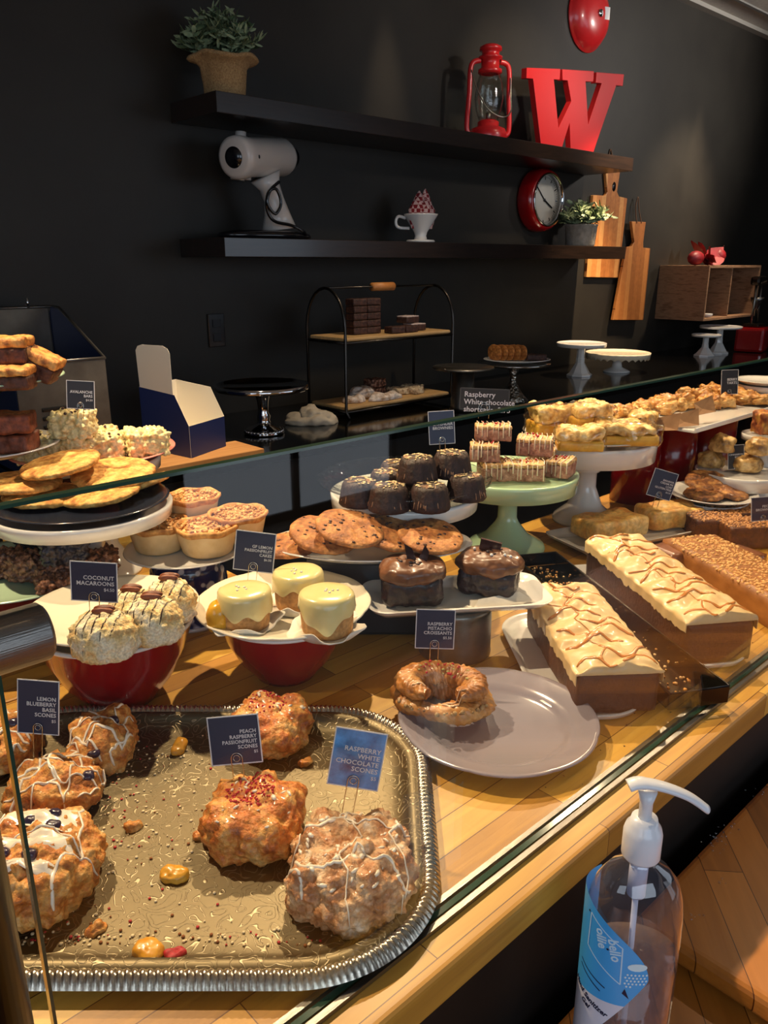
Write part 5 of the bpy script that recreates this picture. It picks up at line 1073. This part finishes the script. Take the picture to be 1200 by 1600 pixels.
# yellow slices on white rectangular dish
A_=at(990,818,.03); t=thing('rectangular_dish','white rectangular dish of buttery yellow loaf slices','dish',(A_.x,A_.y,.0006),rad(-16)); b=MB(); ringmesh(b,[(0,.017),(.003,.018),(.012,.009),(.02,.006)],.20,.078,.02,100,cap=True); ringmesh(b,[(0,.017),(.005,.010),(.02,.0),(.03,.0)],.20,.078,.02,100,cap=True)
b.build('dish',white,t)
but=M('butter_cake',[(222,148,58),(238,186,96),(244,208,134)],.5,scale=22,bump=.4,bscale=90,coat=.15)
for k,(px,py,s,lab) in enumerate([(952,820,(.155,.09,.044),'buttery yellow loaf slice at the left of the rectangular dish'),(1046,804,(.14,.085,.046),'buttery yellow loaf slice at the right of the rectangular dish')]):
    c=at(px,py,.01+s[2]*.5); b=MB(); rcube(b,(0,0,0),s,.010,26,amp=.004,freq=26,seed=k+2); o=tag(b.build('loaf_slice',but),lab,'cake',group='buttery yellow loaf slices'); o.location=(c.x,c.y,.0102); o.rotation_euler=(0,0,CR+.45-.2*k)
# ---------------------------------------------------------------- chocolate cakes on tin and rectangular plate
TN=Vector((.905,.80,0)); tz=.086
c=at(712,935,tz+.004); TN=Vector((c.x,c.y,0)); tb=at(722,1008,0)
t=thing('tin_can','dull grey metal can holding up the white rectangular plate','tin',(TN.x,TN.y,.0006)); b=MB(); b.lathe([(0,0),(.058,0),(.059,.003),(.058,.006),(.058,tz-.012),(.059,tz-.009),(.058,tz-.002),(0,tz-.002)],56); b.build('body',galv,t)
t=thing('rectangular_plate','white rectangular plate with upturned rim holding two frosted chocolate cakes','plate',(TN.x,TN.y,tz),CR+.14)
b=MB(); W2,D2=.145,.068
ringmesh(b,[(0,.016),(.004,.0165),(.012,.009),(.024,.005)],W2,D2,.03,120,cap=True); ringmesh(b,[(0,.016),(.004,.011),(.02,.0),(.03,.0)],W2,D2,.03,120,cap=True); b.build('dish',white,t)
b=MB(); b.box((0,0,.0056),(.2,.08,.0006)); b.add([(.015,-.05,.006),(.12,-.035,.0065),(.10,-.015,.016),(.03,-.03,.014)],[(0,1,2,3)],0,False); b.build('paper_liner',paper,t)
darkcake=M('dark_chocolate_cake',[(24,10,12),(48,22,22)],.5,scale=80,bump=.7,bscale=120,coat=.25)
frost=M('chocolate_frosting',[(88,54,34),(126,82,52)],.38,scale=24,coat=.12,bump=.3,bscale=40)
shard=M('chocolate_shard',(44,20,18),.25,coat=.5)
for k,(px,py,s,rz,lab) in enumerate([(643,912,(.093,.074,.060),-.05,'frosted chocolate cake at the left, two dark shards standing in it'),(764,898,(.093,.078,.058),-.42,'frosted chocolate cake at the right, topped with pearls and a shard')]):
    zz=tz+.0065; c=at(px,py,zz+s[2]*.45); t=thing('chocolate_cake',lab,'cake',(c.x,c.y,zz),CR+rz+.1,group=None)
    b=MB(); rcube(b,(0,0,0),(s[0],s[1],s[2]*.8),.014,26,amp=.003,seed=k,freq=60); b.build('sponge',darkcake,t)
    b=MB(); 
    V,Fc=ICO.get(5) or icog(5); vs=[]
    for d in V:
        pw=2.6; n=(abs(d.x)**pw+abs(d.y)**pw)**(1/pw); n=(n**2.4+abs(d.z)**2.4)**(1/2.4); ang=math.atan2(d.y,d.x); q=Vector((d.x/n*s[0]*.56,d.y/n*s[1]*.57,d.z/n*.017)); h=FB(q*42+Vector((k*5,0,0)),3)*.004+.0012*math.sin(ang*3+math.hypot(q.x,q.y)*160)
        q+=d*h
        if d.z<0: q.z-=.006*abs(math.sin(ang*2.5+k))*(-d.z)**.5*(math.hypot(d.x,d.y))
        vs.append(q+Vector((0,0,s[2]*.8+.004)))
    b.add(vs,Fc); b.build('frosting',frost,t); T=bvh(b)
    if k==0:
        for (x,a,h_) in ((.0,-.25,.034),(.014,.35,.030)):
            g=MB(); g.prism([(-.006,0),(.009,-.002),(.006,h_*.7),(-.004,h_)],-.0012,.0012,T=Matrix.Translation((x,0,s[2]*.8+.014))@Matrix.Rotation(a,4,'Y')@Matrix.Rotation(PI/2,4,'X')); g.build('chocolate_shard',shard,t)
    else:
        g=MB(); g.box((0,.004,s[2]*.8+.028),(.034,.006,.018),rot=Matrix.Translation((0,0,0))@Matrix.Rotation(.15,4,'Y')); g.build('chocolate_shard',shard,t)
        g=MB()
        for x,y in ((-.026,.004),(.006,-.018),(.026,-.012),(.034,-.004)):
            h=T.ray_cast(Vector((x,y,.3)),Vector((0,0,-1)))[0]; g.ball(h+Vector((0,0,.001)),.0028,2)
        g.build('sugar_pearls',white,t)
    g=MB(); scatter(g,T,14,0,0,.025,.02,lambda m,p,n,q:m.ball(p,q.uniform(.002,.004),1,sc=(1,.8,.7)),k); g.build('cocoa_nibs',darkcake,t)
# ---------------------------------------------------------------- croissant on plate
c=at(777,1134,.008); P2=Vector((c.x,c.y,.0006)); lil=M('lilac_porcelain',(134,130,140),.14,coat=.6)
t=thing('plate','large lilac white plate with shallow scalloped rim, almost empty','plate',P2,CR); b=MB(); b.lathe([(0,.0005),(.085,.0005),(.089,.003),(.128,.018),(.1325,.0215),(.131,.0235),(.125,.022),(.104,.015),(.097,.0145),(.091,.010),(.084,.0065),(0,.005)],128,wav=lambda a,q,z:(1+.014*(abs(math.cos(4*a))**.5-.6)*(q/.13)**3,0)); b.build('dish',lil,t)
crm=M('croissant_crust',[(112,58,20),(182,118,52),(214,160,92)],.42,scale=26,bump=.7,bscale=70,coat=.35,stretch=(1,1,1),contrast=(.3,.68)); nutm=M('pistachio',[(150,150,70),(206,196,130)],.6,scale=200)
cz=.016; c=at(690,1082,cz+.026); t=thing('croissant','ring shaped glazed croissant with raspberry and pistachio bits on the lilac plate','croissant',(c.x,c.y,cz),CR-.25)
b=MB()
def crescent(b,z0,Rr,tk,A0,A1,seed,hz):
    n=190; m_=36; vs=[];fs=[]
    for i in range(n+1):
        u=i/n; a=A0+(A1-A0)*u; env=max(0,math.sin(PI*min(1,max(0,u*.96+.02))))**.34
        k=(u*8)%1; th=(tk*env+.0012)*(1-.13*k*k)
        cc=Vector((Rr*math.cos(a)*1.28,Rr*math.sin(a)*.95,z0+.004*(u-.5)*(u-.5)*4))
        e1=Vector((math.cos(a),math.sin(a),0))
        for j in range(m_):
            q=2*PI*j/m_; fl=.0020*((u*8+1.5*j/m_+seed*.3)%1)+.0008*math.sin(40*a+6*q)
            rr_=th+fl+FB((math.cos(a)*2.6+seed,math.sin(a)*2.6,q*1.3),5)*.0042*env
            v=cc+e1*(rr_*math.cos(q))+Vector((0,0,hz*rr_*math.sin(q))); v.z=max(v.z,.001); vs.append(v)
    for i in range(n):
        for j in range(m_): fs.append((i*m_+j,(i+1)*m_+j,(i+1)*m_+(j+1)%m_,i*m_+(j+1)%m_))
    k=len(vs); vs+= [sum(vs[:m_],Vector())/m_,sum(vs[n*m_:n*m_+m_],Vector())/m_]
    for j in range(m_): fs.append((k,(j+1)%m_,j)); fs.append((k+1,n*m_+j,n*m_+(j+1)%m_))
    b.add(vs,fs)
crescent(b,.015,.040,.020,-1.9,-1.9+2*PI+.1,1,.80)
crescent(b,.037,.036,.0185,-.95,-.95+2*PI-.9,2,.78)
b.build('dough',crm,t); 
g=MB(); rg=random.Random(4)
for k in range(26): a=rg.uniform(-2.6,-.3); g.ball((.055*math.cos(a)*1.2,.055*math.sin(a)*.98,.026+rg.uniform(-.002,.002)),rg.uniform(.0015,.004),1)
g.build('pistachio_filling',M('filling',[(120,80,40),(190,160,110)],.6,scale=200),t)
T=bvh(b)
g=MB(); scatter(g,T,26,-.005,.02,.03,.018,lambda m,p,n,q:m.ball(p,q.uniform(.0012,.0026),1),2); g.build('raspberry_bits',rasp,t)
g=MB(); scatter(g,T,22,.0,.015,.04,.025,lambda m,p,n,q:m.ball(p,q.uniform(.0012,.003),1,sc=(1,.7,.5)),3); g.build('pistachio_bits',nutm,t)
g=MB(); 
for y in (-.03,-.024): drape(g,T,[(-.035+.012*j,y+.007*math.sin(j)) for j in range(7)],.003,off=.0002,zmin=.02,flat=.25)
g.build('glaze',M('thin_glaze',(212,176,140),.2,coat=.6),t)
card(['RASPBERRY','PISTACHIO','CROISSANTS'],'$5.50','navy card reading RASPBERRY PISTACHIO CROISSANTS behind the croissant',680,983,dep(at(680,1040,.06)),60,66,roll=.03,clip=.016,pitch=-.05)
# ---------------------------------------------------------------- peanut butter loaves
pbm=M('peanut_frosting',[(204,172,116),(226,200,150)],.42,scale=14,coat=.15,sss=.1); caram=M('caramel_drizzle',(186,118,56),.25,coat=.4); choccake=M('brown_cake',[(52,28,18),(78,44,26)],.6,scale=26,bump=.39,bscale=160)
def loaf(lab,fl,fr,bl,br,h,seed,plate_lab,group,sh=0,ex=.006):
    """fl, fr, bl, br = footprint corners"""
    fl,fr,bl,br=[Vector((p[0],p[1],0)) for p in (fl,fr,bl,br)]; cen=(fl+fr+bl+br)/4; ax=((bl+br)/2-(fl+fr)/2); L=ax.length; ang=math.atan2(ax.y,ax.x); w=((fr-fl).length+(br-bl).length)/2
    tp=thing('serving_plate',plate_lab,'plate',(cen.x-math.sin(ang)*sh+math.cos(ang)*.016,cen.y+math.cos(ang)*sh+math.sin(ang)*.016,.0006),ang,group='long white plates under the loaves')
    b=MB(); ringmesh(b,[(0,.010),(.003,.0115),(.008,.008),(.014,.005)],L/2+.03,w/2+ex,.075 if seed==1 else .05,120,cap=True); ringmesh(b,[(0,.010),(.004,.003),(.012,0)],L/2+.03,w/2+ex,.075 if seed==1 else .05,120,cap=True); b.build('dish',white,tp)
    t=thing('peanut_loaf',lab,'cake',(cen.x,cen.y,.0064),ang,group=group)
    b=MB(); rcube(b,(0,0,0),(L,w,h*.82),.004,40,amp=.0012,seed=seed); b.build('cake',choccake,t)
    # frosting: swirled slab draped over the top and long edges
    nx,ny=110,44; vs=[];fs=[]; rg=random.Random(seed)
    def top(x,y):
        u=y/(w/2); band=abs(math.sin(x*60+seed+1.6*math.sin(y*45)+1.5*FB((x*12,y*12,seed),2))); return h*.82+.011+.0065*band**1.6+.004*FB((x*28,y*28,seed),4)-.010*abs(u)**4
    for i in range(nx+1):
        x=-L/2-.001+(L+.002)*i/nx
        row=[]
        drip=[.016+.012*abs(noise.noise(Vector((x*30,s*5,seed))))+.006*abs(noise.noise(Vector((x*90,s*5,seed)))) for s in (-1,1)]
        for j in range(ny+1):
            q=j/ny
            if q<.12: u=q/.12; row.append((x,-w/2-.004-.001*math.sin(x*200),h*.82+.004-drip[0]*(1-u)))
            elif q>.88: u=(1-q)/.12; row.append((x,w/2+.004+.001*math.sin(x*180),h*.82+.004-drip[1]*(1-u)))
            else:
                y=-w/2-.003+(w+.006)*(q-.12)/.76; row.append((x,y,top(x,y)))
        vs+=row
    m1=ny+1
    for i in range(nx):
        for j in range(ny): fs.append((i*m1+j,(i+1)*m1+j,(i+1)*m1+j+1,i*m1+j+1))
    # end caps
    for e,i in ((0,0),(1,nx)):
        k=len(vs); x=vs[i*m1][0]
        for j in range(m1): v=vs[i*m1+j]; vs.append((x,v[1]*.985,min(v[2],h*.82)-.001*(.5+noise.noise(Vector((v[1]*300,seed,0))))))
        for j in range(ny): fs.append((i*m1+j,i*m1+j+1,k+j+1,k+j) if e==0 else (i*m1+j,k+j,k+j+1,i*m1+j+1))
    b=MB(); b.add(vs,fs); b.build('frosting',pbm,t); T=bvh(b); g=MB(); n=int(L/.031)
    for k in range(n):
        x=-L/2+.01+(L-.02)*k/(n-1); P=[]
        for j in range(9): P.append((x+.012*math.sin(j*1.1+k*1.7)+rg.uniform(-.002,.002),-w*.48+w*.96*j/8))
        if k%3==1: P=P[:6]
        if k%3==2: P=P[2:]
        drape(g,T,P,.0036,off=.0003,zmin=h*.5,flat=.5)
    for s in (1,):
        drape(g,T,[(-L/2+.01+(L-.02)*j/30,s*w*.12+.008*math.sin(j*.9+s)) for j in range(31)],.0017,off=.0003,zmin=h*.5,flat=.5)
    g.build('caramel_drizzle',caram,t); return t
loaf('nearer chocolate loaf under swirled peanut frosting with caramel drizzle',(.842,.503),(.940,.464),(1.010,.722),(1.128,.684),.074,1,'long white plate under the nearer peanut frosted loaf','peanut frosted chocolate loaves',.022,.024)
loaf('farther and longer chocolate loaf under peanut frosting with caramel drizzle',(1.085,.474),(1.183,.436),(1.285,.785),(1.400,.752),.084,4,'long white plate under the farther peanut frosted loaf','peanut frosted chocolate loaves',.020,.026)
# black baking tray between loaves
TL=(Vector((.978,.407))+Vector((1.247,.888)))/2; ax=Vector((.27,.48)); L=ax.length; ang=math.atan2(ax.y,ax.x)
t=thing('baking_tray','narrow black baking tray with crumbs lying between the two peanut loaves','tray',(1.115,.65,.0125),ang); blk=M('tray_black',(18,16,15),.16,.3,coat=.5)
b=MB(); b.box((0,0,.002),(.53,.092,.003)); 
for c_,s in (((0,-.046,.013),(.55,.0022,.024)),((0,.046,.013),(.55,.0022,.024)),((-.275,0,.013),(.0022,.092,.024)),((.275,0,.013),(.0022,.092,.024))): b.box(c_,s)
b.build('pan',blk,t); b=MB(); b.tube([(-.275,-.046,.026),(.275,-.046,.026),(.275,.046,.026),(-.275,.046,.026)],.0018,8,closed=True); b.build('rolled_rim',darksteel,t)
rg=random.Random(4); b=MB()
for k in range(260): b.ball((rg.uniform(-.25,.26),rg.gauss(.0,.02),.0045),rg.uniform(.001,.004),1,mat=rg.choice([0,1]),sc=(1,.8,.6))
o=tag(b.build('tray_crumbs',[crumb,slab]),'golden crumbs scattered in the narrow black baking tray','crumbs',kind='stuff'); o.location=(1.115,.65,.0125); o.rotation_euler=(0,0,ang)
# far right loaf with peanuts, chocolate slabs, pecan brownies
pnut=M('chopped_peanut',[(190,134,70),(226,182,118)],.55,scale=150,bump=.3,bscale=90)
def nutbar(nm,lab,loc,s,rz,m,nm2,seed,nuts,group=None,cat='bar',nut=pnut,rr_=(.003,.0055),nn=None):
    t=thing(nm,lab,cat,loc,rz,group=group); b=MB(); rcube(b,(0,0,0),s,.003,20,amp=.002,seed=seed); b.build('body',m,t); T=bvh(b); g=MB(); scatter(g,T,nuts,0,0,s[0]*.62,s[1]*.62,lambda mm,p,n,q:mm.ball(p,q.uniform(*rr_),1,sc=(1,.6,.55),rot=Matrix.Rotation(q.uniform(0,3),4,'Z')@Matrix.Rotation(q.uniform(-.6,.6),4,'X')),seed,nz=.8); o=g.build(nm2,nut,t)
    if nuts>100: o['kind']='stuff'
    return t
milk=M('milk_chocolate',[(112,66,40),(132,80,50)],.35,scale=20,coat=.3)
c=at(1150,925,.05); nutbar('peanut_slab','chocolate slab thick with chopped peanuts at the right of the frosted loaves',(1.455,.555,.0006),(.36,.125,.052),ang,M('caramel_cake',[(126,76,34),(160,104,54)],.5,scale=30),'chopped_peanuts',3,900,cat='cake')
for k,(px,py,lab) in enumerate([(1085,868,'smooth milk chocolate slab at the left behind the peanut slab'),(1150,885,'smooth milk chocolate slab at the right behind the peanut slab')]):
    c=at(px,py-6,.045); b=MB(); rcube(b,(0,0,0),(.15,.07,.045),.003,12,amp=.0008); o=tag(b.build('chocolate_slab',milk),lab,'chocolate',group='milk chocolate slabs'); o.location=(c.x+.03,c.y+.03,.0006); o.rotation_euler=(0,0,CR+.5)
for k,(px,py,z,lab) in enumerate([(1118,812,.0,'pecan topped brownie at the left of the far group'),(1168,822,0,'pecan topped brownie at the right of the far group'),(1150,800,.0,'pecan topped brownie at the back of the far group')]):
    c=at(px,py,.04); nutbar('pecan_brownie',lab,(c.x,c.y,.0006),(.12,.085,.05),CR+.1*k,slabd,'chopped_pecans',10+k,260,group='pecan topped brownies',nut=M('chopped_pecan',[(150,92,44),(216,160,100)],.5,scale=150))
card(['PECAN','BROWNIES'],'$4','navy card at the right edge among the pecan topped brownies',1192,795,dep(at(1180,820,.06)),36,38,roll=-.08,clip=.02)
# ---------------------------------------------------------------- hand sanitizer bottle
BB=atd(993,1400,.75); BB=Vector((BB.x,BB.y,-.2095)); BZ=-.2095
LN=Vector((-W_.x,-W_.y,0)).normalized()
t=thing('sanitizer_bottle','clear pump bottle of hand sanitizer with a sky blue label on the ledge','bottle',BB,CR)
zt=.072-BZ; rxb,ryb=.0465,.033
bp_prof=[(0,.001),(.8,.001),(.95,.006),(1,.02),(1,zt-.085),(.985,zt-.06),(.93,zt-.04),(.82,zt-.024),(.6,zt-.01),(.36,zt-.003),(.32,zt),(.32,zt+.012)]
b=MB(); b.lathe([(r*rxb,z) for r,z in bp_prof],72,sy=ryb/rxb); body=b.build('bottle_body',Mthin('clear_plastic',(.92,.91,.93),2.4,rough=.01,bump=.5,bscale=22,haze=.035,hazecol=(200,196,214)),t)
gl=zt-.105
b=MB(); b.lathe([(0,.003)]+[(r*rxb*.96,z+.002) for r,z in bp_prof[1:4]]+[(rxb*.96,gl),(0,gl+.001)],72,sy=ryb/rxb); b.build('gel',Mthin('gel',(.80,.77,.78),1.2,rough=.05,bump=.6,bscale=30,haze=.10,hazecol=(190,180,190)),t)
pw=M('pump_white',(224,226,232),.3,coat=.3)
b=MB(); b.lathe([(0,zt+.004),(.0165,zt+.004),(.0175,zt+.006),(.0175,zt+.03),(.016,zt+.036),(.013,zt+.04),(.0115,zt+.046),(0,zt+.046)],56); b.build('collar',pw,t)
b=MB(); b.lathe([(.0,zt+.044),(.0062,zt+.044),(.0058,zt+.062),(.0085,zt+.074),(0,zt+.074)],32)
P=smooth([(-.018,.0,zt+.0795),(-.008,0,zt+.0825),(.012,-.002,zt+.080),(.035,-.004,zt+.0715),(.053,-.006,zt+.059)],6)
b.tube(P,[.0078 if i<8 else .0076-.0016*i/len(P) for i in range(len(P))],20,flat=.55); b.build('pump_head',pw,t)
b=MB(); b.tube([(0,0,zt+.005),(0.0,0,zt-.04)],.0085,16); b.tube([(0,0,zt-.04),(.004,0,.03)],.0028,10); b.build('dip_tube',M('dip_tube',(206,212,232),.35),t)
skyl=M('label_blue',(70,168,236),.35,coat=.4); labw=M('label_white',(218,218,232),.4,coat=.4); teal=M('label_teal',(40,128,168),.4); ink=M('label_ink',(22,26,60),.5)
def surf(a,z,o=.0004):
    # a: 0 at the left silhouette, growing toward the viewer side
    th=PI+a; return Vector((math.cos(th)*(rxb+o),math.sin(th)*(ryb+o),z))
a0=-1.0; ztop_=zt-.028
def a1(z):
    u=(ztop_-z)/.135   # 0 top .. 1
    u=max(0,min(1.4,u)); return (-.2+1.95*math.sin(min(u,.62)/.62*PI/2)**.8) if u<.62 else 1.75-(u-.62)*1.9
def wrap(f): return f
b=MB(); nz_,na=60,24; vs=[];fs=[]; ms=[]
for i in range(nz_+1):
    z=ztop_-.003-(.19)*i/nz_; e=a1(z)
    for j in range(na+1): vs.append(surf(a0+(e-a0)*j/na,z))
n0=len(vs); zsp=lambda a:ztop_-.118-.010*a
for i in range(nz_):
    for j in range(na):
        b_i=(i*(na+1)+j,i*(na+1)+j+1,(i+1)*(na+1)+j+1,(i+1)*(na+1)+j); c_=vs[b_i[0]]; ms.append(0 if c_.z>ztop_-.112 else 1); fs.append(b_i)
b.v=[tuple(v) for v in vs]; b.f=fs; b.m=ms; b.sm=[True]*len(fs); lb=b.build('label',[skyl,labw],t)
def onlabel(mb,vs,fs,s0,z0,ang,mat=0):
    out=[]
    for v in vs:
        x=v[0]*math.cos(ang)-v[1]*math.sin(ang); y=v[0]*math.sin(ang)+v[1]*math.cos(ang)
        a=s0+x/.040; out.append(surf(a,z0+y,.0007+v[2]))
    mb.add(out,fs,mat,False)
b=MB()
for s_,a,z,sz,an in (('bello',.86,ztop_-.040,.0125,rad(-78)),('ollie',.56,ztop_-.034,.0125,rad(-78))):
    vs,fs=text_mb(s_,sz,'LEFT',ext=.0001,bold=.0003); onlabel(b,vs,fs,a,z,an)
def line(mb,p,q,w,mat=0):
    k=8; d=Vector((q[0]-p[0],q[1]-p[1])); n=Vector((-d.y,d.x)).normalized()*w/2; vs=[];fs=[]
    for i in range(k+1):
        c=Vector(p)+d*i/k; vs+= [(c.x+n.x,c.y+n.y,0),(c.x-n.x,c.y-n.y,0)]
    for i in range(k): fs.append((2*i,2*i+1,2*i+3,2*i+2))
    onlabel(mb,vs,fs,0,0,0,mat)
z_=lambda y:ztop_-y
sq=[(.015,z_(.022)),(.047,z_(.046)),(.048,z_(.088)),(.014,z_(.060))]
for i in range(4): line(b,sq[i],sq[(i+1)%4],.0011)
b.build('label_lettering',M('label_print',(196,226,246),.4),t)
b=MB(); rg=random.Random(1)
cl=[(.060+.006*math.cos(a)*1.3,z_(.066)+.0045*math.sin(a)) for a in [2*PI*k/14 for k in range(14)]]
onlabel(b,[(x,y,0) for x,y in cl],[tuple(range(14))],0,0,0)
for k in range(26):
    x=.053+.003*(k%6)-.0015*(k//6%2); y=z_(.075+.0035*(k//6)); r=.0009; onlabel(b,[(x+r*math.cos(a),y+1.4*r*math.sin(a),0) for a in [2*PI*q/6 for q in range(6)]],[tuple(range(6))],0,0,0)
b.build('label_cloud',M('label_cloud',(214,236,244),.4),t)
b=MB(); 
for z,w in ((.088,.030),(.094,.026)): line(b,(.006,z_(z-.006)),(.006+w,z_(z+.010)),.0012)
for z in (.0,): 
    vs,fs=text_mb('Hand Sanitizer',.0078,'LEFT',ext=.0001,bold=.0002); onlabel(b,vs,fs,-.05,z_(.112),rad(-26)); vs,fs=text_mb('Gel',.0078,'LEFT',ext=.0001,bold=.0002); onlabel(b,vs,fs,.3,z_(.128),rad(-26))
r=.0012
for x,y in ((.012,.022),(.035,.052)): onlabel(b,[(x+r*math.cos(a),z_(y)+r*math.sin(a),0) for a in [2*PI*q/10 for q in range(10)]],[tuple(range(10))],0,0,0)
onlabel(b,[(.050,z_(.098),0),(.056,z_(.104),0),(.052,z_(.092),0)],[(0,1,2)],0,0,0)
b.build('label_small_print',ink,t)
# sanitizer drops and crumbs on the ledge
b=MB(); rg=random.Random(9)
for k in range(46):
    px,py=rg.choice([(1120,1305),(1150,1290),(1112,1325),(1185,1235),(1120,1380),(1090,1430)]); c=at(px+rg.gauss(0,8),py+rg.gauss(0,6),-.1696); b.ball((c.x,c.y,-.1697),rg.uniform(.0006,.0022),1,sc=(1,1,.4))
tag(b.build('spilled_droplets',Mthin('droplet',(.95,.95,.95),3)),'tiny clear droplets spilled on the wooden ledge beside the bottle','droplets',kind='stuff')
rg=random.Random(19); b=MB()
for k in range(70):
    px,py=rg.uniform(700,1190),rg.uniform(980,1240); c=at(px,py,0)
    if c.y<YG+.015 or c.y>1.05: continue
    b.ball((c.x,c.y,.0007),rg.uniform(.0005,.0016),0,mat=rg.choice([0,1]),sc=(1,1,.6))
tag(b.build('counter_crumbs',[M('brown_crumb',(130,76,36),.8),chocd]),'fine crumbs scattered on the butcher block around the plates','crumbs',kind='stuff')
